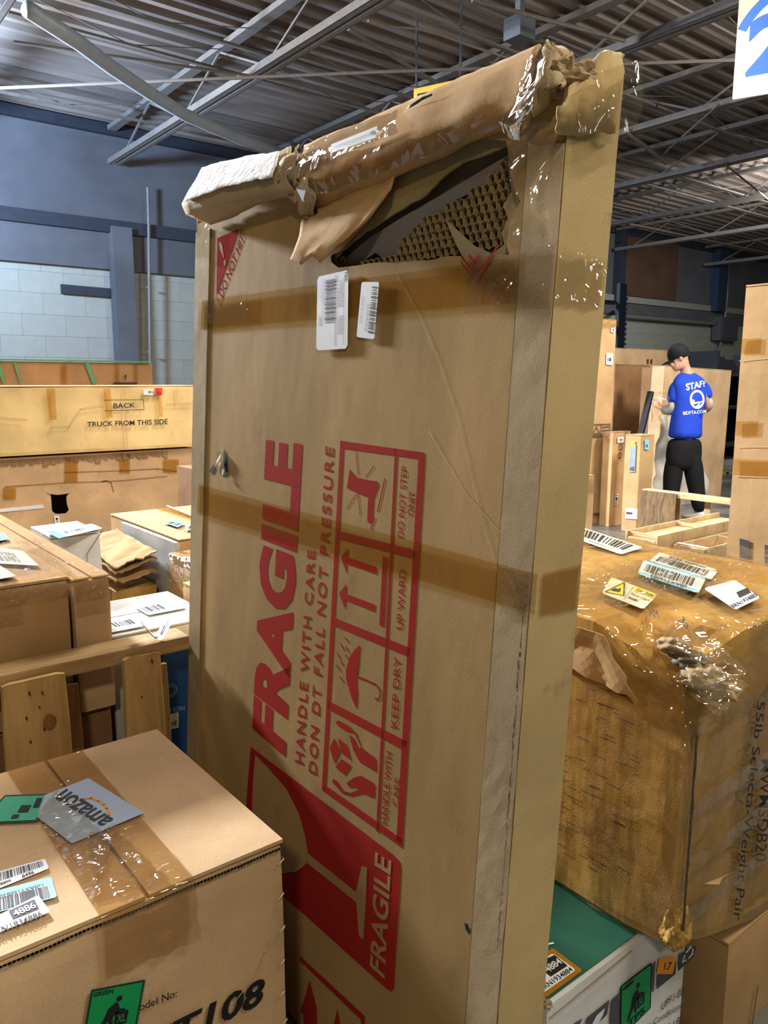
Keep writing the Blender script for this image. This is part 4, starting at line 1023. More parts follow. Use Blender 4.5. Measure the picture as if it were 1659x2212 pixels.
L2 = carton('cardboard_box', 'long narrow carton with shiny taped end beside the taped left carton', (0.560, 0.652, 1.955, 3.35, 0.61, 0.962), M_PALE, seam='y', tape=M_CLEAR, seed=7, amp=0.004, tapew=0.09)
q = Quad(PY(1.954), (153, 1300), (234, 1288), (153, 1245), (228, 1238)); sheet('tape_strip', q, M_CLEAR, L2, 20, 10, 0.006, 0.006, 30, 33, edge=0.03)
# white box standing on end
Wb = carton('white_box', 'tall white carton standing on end behind the taped left cartons', (0.705, 0.868, 2.62, 2.86, 0.0, 0.95), M_WHITE, seam='x', seed=9, amp=0.002, tilt=(0, math.radians(-1.0)), n=6)
ptw = PZ(0.956)
s, q = lab(ptw, (127, 1163), (222, 1141), (98, 1148), (198, 1131), Wb, n=30, seed=8, lift=0.006, region=(0.25, 0.35, 0.7, 0.65))
m = MB(); m.rect(q, 0, 0, 0.17, 1, 0.0075); m.build('blue_stripe', plain('blue_print', '#4f8fc4', 0.5), s)
m = MB(); pw_ = PY(2.612)
m.stroke(pw_, [(222, 1145), (188, 1197), (186, 1260)], 0.003, 0.003); m.build('flap_edge', M_GREYINK, Wb)
# support boxes under the white flat box
g = carton('grey_box', 'pale grey carton seen through the pallet slats', (0.662, 0.775, 2.00, 2.40, 0, 0.735), M_GREY, seam='x', seed=3, amp=0.002, n=5)
bb = carton('blue_box', 'dark blue printed carton between pallet slat and damaged box', (0.792, 0.95, 1.985, 2.40, 0, 0.735), plain('blue_carton', '#1d4a86', 0.55, var=0.12), seam='x', seed=4, amp=0.002, n=5)
pb = PY(1.983)
m = MB(); q = Quad(pb, (400, 1520), (367, 1528), (400, 1512), (367, 1520)); q = Quad(pb, (399, 1534), (366, 1540), (399, 1524), (366, 1530))
letter(m, 'MADE IN', Quad(pb, (399, 1524), (360, 1530), (399, 1534), (360, 1541)), lift=0.005, bold=0.0)
c = pb.hit(368, 1492, 0.005)
for r1 in (0.012, 0.018):
    for k in range(20):
        a0, a1 = 2 * PI * k / 20, 2 * PI * (k + 1) / 20
        m.quad(*[c + Vector((rr * math.cos(a), 0, rr * math.sin(a))) for rr, a in ((r1, a0), (r1 + .0015, a0), (r1 + .0015, a1), (r1, a1))])
m.build('printed_marks', plain('pale_blue_print', '#9db8d4', 0.5), bb)
lab(pb, (367, 1576), (386, 1572), (367, 1543), (386, 1538), bb, n=12, seed=2, lift=0.004, region=(0.2, 0.2, 0.8, 0.5))
# white flat box on top
Fb = carton('white_box', 'flat white carton with two labels lying behind the pallet rail', (0.652, 0.955, 1.978, 2.315, 0.742, 0.788), M_WHITE, seam='x', seed=12, amp=0.001, n=6)
ptf = PZ(0.795)
lab(ptf, (0.80, 2.09, 0.795), (0.92, 2.09, 0.795), (0.80, 2.20, 0.795), (0.92, 2.20, 0.795), Fb, n=24, seed=3, lift=0.002, region=(0.1, 0.3, 0.55, 0.8))
lab(ptf, (0.66, 2.0, 0.795), (0.76, 2.0, 0.795), (0.66, 2.10, 0.795), (0.76, 2.10, 0.795), Fb, n=24, seed=5, lift=0.002, region=(0.3, 0.4, 0.85, 0.85))
m = MB(); letter(m, 'usea', Quad(PY(1.977), (388, 1369), (362, 1376), (388, 1362), (362, 1368)), lift=0.003, bold=0.03); m.build('lettering', M_INK, Fb)
# small carton with the numbered blue label
Sb = carton('cardboard_box', 'small brown carton with numbered blue label beside the damaged box', (0.962, 1.16, 1.99, 2.22, 0.742, 0.835), M_TAN, seam='x', seed=13, amp=0.001, n=5)
g2 = carton('cardboard_box', 'brown carton hidden beneath the small blue-labelled carton', (0.99, 1.18, 1.99, 2.22, 0, 0.738), M_DARK, seam='x', seed=14, amp=0.002, n=4, flaps=False)
pxl = PX(0.962)
q = Quad(pxl, (387, 1356), (387, 1308), (403, 1357), (404, 1306))
s = sticker('number_label', q, M_CYAN, Sb, 0.003, 'blue label with black numerals', rnd=0.02)
m = MB(); letter(m, '30942', q, 0.08, 0.1, 0.92, 0.5, 0.004); lines(m, q, 0.1, 0.58, 0.9, 0.9, 3, 0.004, 3, 0.4); m.build('lettering', M_INK, s)
# torn open carton, thin grey panel, larger cartons behind
T1 = carton('cardboard_box', 'crushed open carton with flaps sticking out behind the white box', (0.89, 1.04, 2.62, 3.05, 0, 0.735), M_HONEY, seam='x', seed=15, amp=0.008, n=8, flaps=False)
for k, (z, tx, ty) in enumerate(((0.775, 0.10, -0.10), (0.815, -0.12, 0.16), (0.845, 0.15, -0.05))):
    q = Quad.__new__(Quad); q.n = Zv
    q.a, q.b, q.c, q.d = Vector((0.88, 2.58, z - .01 * k)), Vector((1.04, 2.60, z + .012)), Vector((0.89, 3.0, z + .02)), Vector((1.05, 3.02, z + .03))
    sheet('torn_flap', q, M_KRAFT, T1, 14, 14, 0, 0.014, 9, 20 + k, thick=0.005, edge=0.05)
G1 = carton('grey_board', 'thin grey board standing upright beside the open torn carton', (1.062, 1.082, 2.50, 3.02, 0, 0.905), M_GREY, seam='y', seed=3, amp=0.001, n=4, flaps=False, cat='board')
B1 = carton('cardboard_box', 'large brown carton with blue shipping label left of the damaged box', (1.105, 1.56, 2.56, 3.26, 0, 0.898), M_TAN, seam='y', tape=M_TAPE, seed=16, amp=0.003)
pt1 = PZ(0.905)
s, q = lab(pt1, (352, 1128), (384, 1139), (368, 1125), (402, 1130), B1, mat=M_BLUEL, n=20, seed=3, lift=0.005, region=(0.1, 0.2, 0.9, 0.8))
lab(pt1, (398, 1145), (418, 1145), (402, 1133), (420, 1133), B1, n=12, seed=3, lift=0.005, region=(0.2, 0.2, 0.8, 0.8))
m = MB(); m.stroke(pt1, [(361, 1092), (415, 1113)], 0.012, 0.006); m.build('plastic_strap', M_LABEL, B1)
S1 = carton('cardboard_box', 'small tape-wrapped carton in front of the large brown carton', (1.04, 1.30, 2.27, 2.50, 0.0, 0.868), M_TAN, seam='x', tape=M_CLEAR, seed=17, amp=0.006, tapew=0.2)
lab(PZ(0.876), (390, 1212), (412, 1214), (392, 1203), (414, 1203), S1, n=12, seed=3, lift=0.006, region=(0.2, 0.2, 0.8, 0.8))
sheet('tape_strip', Quad(PX(1.03), (366, 1285), (364, 1212), (378, 1295), (376, 1226)), M_CLEAR, S1, 14, 14, 0.006, 0.006, 26, 40)

# ---------------------------------------------------------------- long cartons against the left
def dent(p):
    return p
BK = carton('long_carton', 'long yellowish carton with black BACK lettering, upper of two', (0.55, 2.45, 5.0, 5.62, 1.012, 1.424), M_YEL, seam='x', seed=18, amp=0.010, n=18, freq=3, flaps=True)
pk = PY(4.995)
K2 = lambda x, y: (x / 3.456, 700 + y / 3.456)
m = MB(); letter(m, 'BACK', Quad(pk, K2(846, 632), K2(1010, 622), K2(846, 592), K2(1008, 588)), lift=0.014, bold=0.02)
letter(m, 'TRUCK FROM THIS SIDE', Quad(pk, K2(650, 768), K2(1252, 748), K2(650, 730), K2(1252, 708)), lift=0.014, bold=0.02)
for a, b_ in (((775, 568), (1070, 565)), ((1070, 565), (1075, 640)), ((1075, 640), (780, 648))): m.stroke(pk, [K2(*a), K2(*b_)], 0.004, 0.014)
m.build('lettering', plain('print_dark', '#3c342c', 0.8), BK)
for (xa_, xb_, ya, yb) in ((340, 425, 480, 715), (765, 840, 480, 700), (1160, 1215, 480, 690)):
    sheet('tape_strip', Quad(pk, K2(xa_ + 25, yb), K2(xb_ - 5, yb), K2(xa_, ya), K2(xb_ - 20, ya)), M_TAPE2, BK, 4, 14, 0.012, 0.004, 20, xa_)
lab(pk, K2(1072, 528), K2(1145, 530), K2(1072, 486), K2(1145, 486), BK, n=16, seed=3, lift=0.014, region=(0.45, 0.3, 0.95, 0.7))
q = Quad(pk, K2(1155, 530), K2(1212, 530), K2(1155, 476), K2(1212, 476)); s = sticker('red_sticker', q, plain('red_sticker', '#d8453c', 0.5), BK, 0.014)
m = MB(); lines(m, q, 0.15, 0.2, 0.85, 0.8, 3, 0.015, 3, 0.4); m.build('small_print', plain('dark_red', '#8c2a26', 0.6), s)
m = MB()
for L in ([(385, 800), (385, 768), (520, 765), (600, 635), (780, 605)], [(1030, 600), (1095, 548)], [(0, 700), (200, 715)], [(930, 480), (950, 930)], [(1240, 600), (1455, 590)], [(1315, 465), (1325, 590)]):
    m.stroke(pk, [K2(*c) for c in L], 0.006, 0.0135)
m.build('crease', plain('crease_shadow', '#bf9f6c', 0.9), BK)
M_KR2 = card('board_soiled', '#c4a078', dirt='#6b5238', grime=0.6, wrinkle=0.5)
def box_open(name, label, x0, x1, y0, y1, z0, z1, hole_px, pl):
    r = root(name, label, 'box', ((x0 + x1) / 2, (y0 + y1) / 2, z0))
    O = [Vector((x0, z0, 0)), Vector((x1, z0, 0)), Vector((x1, z1, 0)), Vector((x0, z1, 0))]
    H = [Vector((p.x, p.z, 0)) for p in (pl.hit(*c) for c in hole_px)]
    tris = geometry.tessellate_polygon([O, H]); al = O + H; n = len(al)
    V = [(p.x, y0, p.y) for p in al] + [(p.x, y0 + 0.006, p.y) for p in al]
    F = [list(t) for t in tris] + [[i + n for i in t][::-1] for t in tris] + [[4 + i, 4 + (i + 1) % len(H), 4 + (i + 1) % len(H) + n, 4 + i + n] for i in range(len(H))]
    mesh_obj('front_panel', V, F, M_KR2, r)
    MB().box(x0, x0 + .006, y0 + .006, y1, z0, z1).box(x1 - .006, x1, y0 + .006, y1, z0, z1).build('side_panel', M_KR2, r)
    MB().box(x0, x1, y1 - .006, y1, z0, z1).build('back_panel', M_KR2, r)
    MB().box(x0 + .006, x1 - .006, y0 + .006, y1 - .006, z1 - .006, z1).build('top_panel', M_KR2, r)
    return r
hp = [K2(*c) for c in rag([(345, 1258), (400, 1275), (470, 1272), (520, 1262), (495, 1290), (500, 1350), (515, 1390), (490, 1412), (420, 1416), (385, 1395), (372, 1345), (380, 1300)], 3, 2, 3)]
LW = box_open('long_carton', 'long soiled carton with a torn hole in its front, lower of two', 0.45, 2.30, 5.03, 5.66, 0, 1.0, hp, PY(5.03))
pl_ = PY(5.03)
MB().box(0.75, 1.35, 5.038, 5.3, 0.3, 0.85).build('contents', plain('grey_contents', '#a4a4a4', 0.4, 0.0), LW)
MB().bar((0.9, 5.036, 0.69), (1.3, 5.036, 0.69), 0.02).build('contents', plain('bright_bar', '#dfe4ea', 0.3, 0.3), LW)
for (xa_, xb_, ya, yb) in ((480, 580, 1000, 1180), (890, 970, 970, 1115), (1215, 1335, 1010, 1110), (20, 120, 1220, 1310)):
    sheet('tape_strip', Quad(pl_, K2(xa_, yb), K2(xb_, yb), K2(xa_, ya), K2(xb_, ya)), M_TAPE2, LW, 6, 10, 0.003, 0.006, 20, xa_)
m = MB()
for L in ([(480, 1108), (900, 1095), (1180, 1080), (1330, 1100)], [(40, 1215), (480, 1185), (900, 1170), (1250, 1135)], [(760, 1180), (790, 1170), (830, 1185), (850, 1255)]): m.stroke(pl_, [K2(*c) for c in L], 0.007, 0.002)
m.build('crease', plain('crease_brown', '#8f6f4c', 0.9), LW)
m = MB(); rnd = random.Random(5)
for k in range(26):
    x = 0.95 + k * 0.045; h_ = 0.03 + 0.05 * abs(noise.noise(Vector((k * .7, 3, 1)))); m.quad(Vector((x, 5.026, 0.99)), Vector((x + .045, 5.026, 0.99)), Vector((x + .04, 5.024, 0.99 - h_)), Vector((x + .006, 5.024, 0.99 - h_ * rnd.uniform(.5, 1.2))))
m.build('grime_patch', plain('grime', '#8a6a48', 0.9, var=0.2), LW)
lab(pl_, K2(412, 1508), K2(452, 1505), K2(402, 1432), K2(440, 1430), LW, n=8, seed=3, lift=0.004, region=(0.3, 0.2, 0.7, 0.8), vertical=False)
carton('cardboard_box', 'yellowish carton end showing beside the damaged box edge', (2.32, 2.9, 5.35, 5.9, 0, 1.0), M_YEL, seam='x', tape=M_TAPE2, seed=19, amp=0.003, n=4)
carton('cardboard_box', 'narrow grey-brown carton hard against the damaged box edge', (1.62, 1.70, 3.45, 3.75, 0, 1.03), M_DARK, seam='y', seed=20, amp=0.002, n=4, flaps=False)
# green-strapped long box behind
ST = carton('long_carton', 'rearmost long brown carton tied with green straps, near the wall', (-0.4, 2.84, 7.0, 7.6, 0.0, 1.615), M_DARK, seam='x', seed=21, amp=0.004, n=8)
pst = PY(6.99); mg = plain('green_strap', '#3f7a52', 0.5, var=0.15)
for (a, b_, c_, d_) in ((100, 118, 160, 150), (630, 665, 720, 690), (-30, 0, 40, 20)):
    V = [pst.hit(*K2(x, y), 0.006) for x, y in ((a, 285), (b_, 285), (c_, 445), (d_, 445))]
    m = MB(); m.quad(V[3], V[2], V[1], V[0]); V2 = [Vector((p.x, 7.6, 1.632)) for p in (V[1], V[0])]; m.quad(Vector((V[0].x, 6.99, 1.632)), Vector((V[1].x, 6.99, 1.632)), V2[0], V2[1])
    m.build('green_strap', mg, ST)
m = MB(); m.bar(Vector((0.9, 6.97, 1.628)), Vector((2.82, 6.97, 1.628)), 0.012).build('green_strap', mg, ST)
for (a, b_) in ((455, 500), (860, 890), (1000, 1030)): sheet('tape_strip', Quad(pst, K2(a, 450), K2(b_, 450), K2(a, 298), K2(b_, 298)), M_TAPE2, ST, 3, 6, 0.008, 0.002, 20, a)
m = MB(); q = Quad(pst, K2(845, 450), K2(1025, 450), K2(845, 436), K2(1025, 436)); m.rect(q, 0, 0, 1, 1, 0.008); q = Quad(pst, K2(930, 415), K2(945, 415), K2(930, 378), K2(945, 378)); letter(m, '!', q, lift=0.008); m.build('printed_mark', M_INK, ST)

# ---------------------------------------------------------------- right: amber wrapped carton on the white one
AC = carton('white_box', 'white carton with green top at the bottom right', (0.985, 1.452, 0.775, 1.30, 0, 0.352), M_WHITE, seam='x', seed=22, amp=0.002, n=8, flaps=False)
ptc = PZ(0.3535); pnc = PY(0.773)
MB().box(0.99, 1.446, 0.785, 1.293, 0.3525, 0.3545).build('green_top', plain('deep_green_print', '#1d4c3a', 0.5, var=0.08), AC)
b7 = lambda x, y: (1130 + x / 3.136, 1640 + y / 3.136)
b8 = lambda x, y: (1120 + x / 3.078, 1880 + y / 3.078)
b2 = lambda x, y: (960 + x / 5.53, 1880 + y / 5.53)
q = Quad(ptc, b2(1190, 1535), b2(1652, 1195), b2(850, 1265), b2(1290, 925))
s = sticker('inventory_label', q, M_GOLD, AC, 0.0016, 'gold and white numbered sticker', rnd=0.05)
q = Quad(ptc, b2(1180, 1465), b2(1572, 1190), b2(890, 1270), b2(1290, 988))
sticker('white_field', q, M_LABEL, s, 0.0022, rnd=0.07)
m = MB(); m.poly([ptc.hit(*b2(*c), 0.0028) for c in ((1270, 1270), (1472, 1138), (1315, 1010), (1090, 1120))]); letter(m, 'BRN1934884', Quad(ptc, b2(1180, 1440), b2(1545, 1195), b2(1120, 1395), b2(1495, 1150)), lift=0.0028, bold=0.01); m.build('lettering', M_INK, s)
m = MB(); letter(m, '4884', Quad(ptc, b2(1245, 1222), b2(1415, 1105), b2(1170, 1160), b2(1350, 1045)), lift=0.0034, bold=0.02); m.build('white_number', M_LABEL, s)
m = MB(); m.stroke(ptc, [b2(1200, 890), b2(1300, 868)], 0.004, 0.002); m.stroke(ptc, [b2(1212, 860), b2(1225, 825)], 0.004, 0.002); m.build('printed_mark', M_LABEL, AC)
q = Quad(pnc, b8(673, 1120), b8(880, 915), b8(680, 770), b8(888, 612))
s = sticker('green_sticker', q, M_INK, AC, 0.003, 'green sticker with black lifting figure', rnd=0.02)
m = MB(); m.rect(q, 0.04, 0.03, 0.96, 0.97, 0.0037); m.build('green_field', M_GREEN, s)
worker_icon(q, s, ' .', 0.0043, 'XL', 'TPS')
q = Quad(pnc, b8(918, 690), b8(1025, 690), b8(935, 590), b8(1050, 572)); s = sticker('orange_sticker', q, M_ORANGE, AC, 0.0045)
m = MB(); letter(m, '1.7', q, 0.4, 0.25, 0.8, 0.7, 0.0052); m.build('lettering', M_INK, s)
m = MB(); GP = plain('grey_print', '#4a4e55', 0.6)
P = lambda L: m.poly([pnc.hit(*b8(*c), 0.002) for c in L])
P([(920, 790), (1045, 690), (1050, 600), (922, 700)]); P([(1062, 672), (1165, 575), (1185, 500), (1195, 495), (1068, 560)])
P([(888, 815), (900, 800), (912, 600), (888, 640)])
P([(450, 985), (605, 860), (590, 960), (520, 1022), (450, 1022)]); P([(608, 1022), (618, 860), (672, 815), (672, 1022)]); P([(360, 1022), (425, 985), (410, 1022)])
m.build('printed_blocks', GP, AC)
m = MB(); P = lambda L: m.poly([pnc.hit(*b8(*c), 0.0026) for c in L])
P([(490, 1022), (520, 965), (575, 915), (560, 965), (530, 1022)])
P([(1088, 605), (1105, 560), (1112, 564), (1096, 604), (1118, 590), (1118, 600), (1090, 618)]); P([(1110, 545), (1140, 505), (1150, 505), (1155, 515), (1145, 520), (1118, 552)]); P([(1156, 520), (1165, 520), (1162, 560), (1130, 592), (1126, 585), (1152, 552)])
m.build('recycling_mark', M_LABEL, AC)
m = MB(); letter(m, 'UPF1-08C', Quad(pnc, b8(950, 932), b8(1128, 800), b8(950, 885), b8(1130, 745)), lift=0.002, bold=0.0, shear=0.2)
letter(m, 'Air Conditioner', Quad(pnc, b8(820, 1075), b8(1110, 900), b8(820, 1040), b8(1112, 855)), lift=0.002, bold=0.0, shear=0.2)
letter(m, '49 LBS', Quad(pnc, b8(960, 1085), b8(1098, 1008), b8(960, 1045), b8(1100, 955)), lift=0.002, bold=0.0, shear=0.2)
m.build('lettering', GP, AC)
crumple('crushed_corner', Vector((0.992, 0.782, 0.350)), 0.008, M_WORN, AC, 3, amp=0.7, n=3)
sheet('torn_edge', Quad(PY(0.772), b8(190, 985), b8(745, 530), b8(190, 975), b8(745, 520)), M_KRAFT, AC, 30, 2, 0.004, 0.001, 40, 3)
pap = carton('cardboard_box', 'plain brown carton at the bottom right corner behind the white one', (1.50, 2.3, 0.705, 1.35, 0, 0.262), M_KRAFT, seam='y', seed=23, amp=0.003)
m = MB(); m.stroke(PY(0.703), [(1638, 2130), (1636, 2140), (1625, 2212), (1612, 2330)], 0.004, 0.004); m.build('flap_gap', M_NAVY2, pap)

OX0, OX1, OY0, OY1, OZ0, OZ1 = 1.262, 2.10, 0.700, 1.69, 0.362, 0.980
def crush(p):
    # the near left top corner is stove in; far edges sag a little
    d = Vector((p.x - OX0, p.y - OY0, p.z - OZ1)); k = max(0, 1 - math.sqrt((d.x / 0.20) ** 2 + (d.y / 0.22) ** 2 + (d.z / 0.20) ** 2))
    p = p + Vector((0.05 * k, 0.045 * k, -0.075 * k)) * (1 + 0.6 * noise.noise(Vector((p.x * 22, p.y * 22, p.z * 22))))
    k2 = max(0, 1 - math.sqrt((d.x / 0.12) ** 2 + (d.y / 0.12) ** 2 + ((p.z - OZ0) / 0.1) ** 2)); p += Vector((0.01, 0.01, 0.004)) * k2
    if p.z > OZ1 - 0.06: p.z -= 0.02 * max(0, (p.x - 1.9) / 0.2) ** 2 + 0.015 * max(0, (p.y - 1.5) / 0.2)
    if p.z < OZ0 + 0.30 and (p.y < 0.765 or p.x > 1.47): p.z -= 0.085 * min(1, max(0, (p.x - 1.30) / 0.30)) * max(0, 1 - (p.z - OZ0) / 0.30)
    k3 = math.exp(-((p.z - 0.62) / 0.13) ** 2) * 0.006
    if p.y < OY0 + 0.02: p.y += k3
    return p
org = root('wrapped_box', 'heavy amber carton wrapped in clear film on top of the white carton', 'box', ((OX0 + OX1) / 2, (OY0 + OY1) / 2, OZ0))
V, F = blob_box(OX0, OX1, OY0, OY1, OZ0, OZ1, 26, 0.009, 5, 31, 0.010, extra=crush)
mo = card('board_wrapped', '#b98a48')
ob = mesh_obj('body', V, F, M_HONEY, org)
# film: the same shape, a little larger, rumpled
def shell(name, d, amp, freq, seed, mat, n=46):
    V, F = blob_box(OX0, OX1, OY0, OY1, OZ0, OZ1, n, 0.009, 5, 31, 0.010, extra=crush)
    V2 = []
    for p in V:
        nrm = Vector(((p.x - OX0) / (OX1 - OX0) * 2 - 1, (p.y - OY0) / (OY1 - OY0) * 2 - 1, (p.z - OZ0) / (OZ1 - OZ0) * 2 - 1))
        a = max(abs(nrm.x), abs(nrm.y), abs(nrm.z)); nn = Vector([math.copysign(max(0, abs(c) - a + 0.12) / 0.12, c) if abs(c) > a - 0.12 else 0 for c in nrm])
        if nn.length: nn.normalize()
        q_ = p + Vector((0, 0, 0)); wv = abs(noise.noise(Vector((q_.x * freq, q_.y * freq, q_.z * freq * 1.6)) + Vector((seed, 0, 0)))) + 0.6 * abs(noise.noise(Vector((q_.x * freq * 3, q_.y * freq * 3, q_.z * freq * 3)) + Vector((0, seed, 0))))
        p2 = p + nn * (d + amp * wv); p2.z = max(p2.z, OZ0 + 0.001 if p2.y > 0.77 and p2.x < 1.47 else p.z); V2.append(p2)
    return mesh_obj(name, V2, F, mat, org, smooth=True)
shell('stretch_film', 0.004, 0.012, 11, 4, M_WRAP, 64)
pto = PZ(OZ1); pno = PY(OY0)
z6 = lambda x, y: (1160 + x / 3.325, 1080 + y / 3.325)
z7 = lambda x, y: (1380 + x / 5.946, 1180 + y / 5.946)
q = Quad(pto, z6(300, 285), z6(605, 392), z6(320, 195), z6(765, 340)); s = sticker('shipping_label', q, plain('cream_paper', '#d8cfb4', 0.5, var=0.04), org, 0.010, 'cream label with wide black barcode')
m = MB(); bars(m, q, 0.02, 0.35, 0.88, 0.92, 44, 0.011, 12); m.build('barcode', M_INK, s); m = MB(); lines(m, q, 0.2, 0.12, 0.8, 0.24, 1, 0.011, 3, 0.6); m.build('small_print', M_GREYINK, s)
q = Quad(pto, z7(130, 185), z7(930, 430), z7(270, 80), z7(1025, 305)); s = sticker('shipping_label', q, M_LABEL, org, 0.012, 'white barcode label, upside down')
m = MB(); bars(m, q, 0.08, 0.18, 0.90, 0.68, 76, 0.013, 13); qq = Quad.__new__(Quad); qq.n = q.n; qq.a, qq.b, qq.c, qq.d = q.pt(0.42, 0.96), q.pt(0.20, 0.96), q.pt(0.42, 0.75), q.pt(0.20, 0.75)
letter(m, '6510', qq, lift=0.013); lines(m, q, 0.46, 0.80, 0.9, 0.92, 1, 0.013, 5, 0.6); m.build('barcode', M_INK, s)
q = Quad(pto, z7(-20, 350), z7(765, 605), z7(65, 175), z7(865, 410)); s = sticker('shipping_label', q, M_BLUEL, org, 0.014, 'pale blue bordered barcode label')
m = MB(); m.rect(q, 0.0, 0.15, 1.0, 0.86, 0.0148); m.build('white_field', M_LABEL, s)
m = MB(); bars(m, q, 0.08, 0.28, 0.86, 0.80, 84, 0.0154, 14); qq = Quad.__new__(Quad); qq.n = q.n; qq.a, qq.b, qq.c, qq.d = q.pt(0.80, 0.24), q.pt(0.22, 0.24), q.pt(0.80, 0.06), q.pt(0.22, 0.06)
letter(m, 'sBAXT16083', qq, lift=0.0154, bold=0.008); m.build('barcode', M_INK, s)
q = Quad(pto, z6(465, 668), z6(765, 785), z6(535, 552), z6(868, 680)); s = sticker('caution_label', q, plain('cream_paper', '#d8cfb4', 0.5, var=0.04), org, 0.014, 'caution label with yellow triangle')
m = MB(); m.poly([q.pt(a, b_, 0.015) for a, b_ in ((0.05, 0.12), (0.46, 0.30), (0.33, 0.95), (0.26, 0.97))]); m.poly([q.pt(a, b_, 0.015) for a, b_ in ((0.56, 0.72), (0.98, 0.72), (0.98, 0.97), (0.56, 0.97))]); m.build('yellow_field', plain('yellow_print', '#e8d028', 0.5, var=0.03), s)
m = MB(); letter(m, '!CAUTION', q, 0.60, 0.77, 0.95, 0.92, 0.0158, 0.02); letter(m, 'Heavy object', q, 0.56, 0.44, 0.97, 0.62, 0.0158, 0.0); lines(m, q, 0.56, 0.22, 0.9, 0.36, 1, 0.0158, 4, 0.6)
for a, b_ in (((0.05, 0.12), (0.46, 0.30)), ((0.46, 0.30), (0.30, 0.97)), ((0.30, 0.97), (0.05, 0.12))):
    A, B = q.pt(*a, 0.0158), q.pt(*b_, 0.0158); d = (B - A).normalized().cross(Zv) * 0.0014; m.quad(A - d, B - d, B + d, A + d)
m.poly([q.pt(a, b_, 0.0158) for a, b_ in ((0.14, 0.30), (0.32, 0.36), (0.34, 0.46), (0.30, 0.62), (0.27, 0.5), (0.2, 0.5))]); m.rect(q, 0.51, 0.08, 0.52, 0.95, 0.0158); m.build('lettering', M_INK, s)
q = Quad(pto, z7(1240, 815), z7(1560, 660), z7(830, 540), z7(1230, 430)); s = sticker('inventory_label', q, M_LABEL, org, 0.016, 'white inventory sticker with black number')
m = MB(); letter(m, 'BRN1934885', Quad(pto, z7(1215, 795), z7(1530, 640), z7(1170, 755), z7(1490, 595)), lift=0.017, bold=0.012)
m.poly([pto.hit(*z7(*c), 0.017) for c in ((1290, 660), (1440, 590), (1390, 530), (1250, 590))]); m.build('lettering', M_INK, s)
m = MB()
letter(m, 'HM', Quad(pto, z7(150, 900), z7(262, 935), z7(120, 790), z7(235, 820)), lift=0.011, bold=0.0)
letter(m, '3a.', Quad(pto, z7(510, 960), z7(650, 1100), z7(560, 890), z7(690, 1020)), lift=0.011, bold=0.0)
letter(m, '55lb Selecta-Weight Pair', Quad(pno, (1631, 1515), (1578, 1985), (1653, 1515), (1602, 1990)), lift=0.012, bold=0.004)
letter(m, 'MWMSDB20', Quad(pno, (1645, 1640), (1630, 1860), (1668, 1640), (1655, 1862)), lift=0.012, bold=0.004)
m.build('handwritten_marks', M_INK, org)
MR = plain('grey_rag', '#5e594a', 0.6, var=0.5, scale=30)
for k, (px, py, zz, rr) in enumerate(((1452, 1395, 0.955, 0.022), (1490, 1425, 0.935, 0.026), (1525, 1462, 0.915, 0.030), (1550, 1490, 0.89, 0.026))):
    crumple('crushed_corner', PZ(zz).hit(px, py), rr, MR if k == 1 else M_WORN, org, 5 + k, 1.0, 1.3, 0.7, amp=0.42, n=4).data.shade_smooth()
for k, (L, sd) in enumerate(((((1405, 1370), (1560, 1500), (1470, 1345), (1600, 1465)), 3), (((1440, 1480), (1540, 1560), (1500, 1420), (1600, 1500)), 7))):
    cc = [PZ(0.965 - 0.05 * k).hit(*c) for c in L]
    q = Quad.__new__(Quad); q.n = Vector((-0.35, -0.55, 0.75)).normalized(); q.a, q.b, q.c, q.d = cc
    sheet('tape_strip', q, M_CLEAR, org, 30, 20, 0.02, 0.02, 22, sd, edge=0.06)
crumple('crushed_corner', Vector((1.288, 0.712, 0.408)), 0.033, M_HONEY, org, 9, 0.9, 0.8, 1.35, amp=0.32, n=4)
m = MB(); rnd = random.Random(11)
for k in range(60):
    z = 0.42 + 0.40 * k / 60; wv = 0.006 + 0.012 * abs(noise.noise(Vector((z * 14, 4, 0))))
    m.quad(Vector((OX0 + 0.004, OY0 - 0.013, z)), Vector((OX0 + 0.004 + wv, OY0 - 0.014, z)), Vector((OX0 + 0.004 + wv * 0.9, OY0 - 0.014, z + 0.008)), Vector((OX0 + 0.003, OY0 - 0.013, z + 0.008)))
m.build('split_edge', plain('edge_dark', '#40382c', 0.8, var=0.4, scale=60), org)
for k, (z, seed) in enumerate(((0.815, 1), (0.655, 2), (0.54, 3), (0.43, 4))):
    q = Quad.__new__(Quad); q.n = Vector((0, -1, 0)); q.a, q.b, q.c, q.d = [Vector(v) for v in ((OX0 + 0.01, OY0, z), (OX1, OY0, z + 0.01), (OX0 + 0.01, OY0, z + 0.035), (OX1, OY0, z + 0.05))]
    sheet('tape_strip', q, M_CLEAR, org, 60, 6, 0.014, 0.008, 26, seed, edge=0.03)
for z0_, z1_, seed in ((0.96, 0.985, 1),):
    q = Quad.__new__(Quad); q.n = Zv; q.a, q.b, q.c, q.d = [Vector(v) for v in ((OX0 + 0.02, OY0 + 0.20, OZ1), (OX1, OY0 + 0.12, OZ1), (OX0 + 0.02, OY0 + 0.42, OZ1), (OX1 - .02, OY0 + 0.40, OZ1))]
    sheet('tape_strip', q, M_CLEAR, org, 60, 24, 0.017, 0.012, 20, 9, edge=0.02)
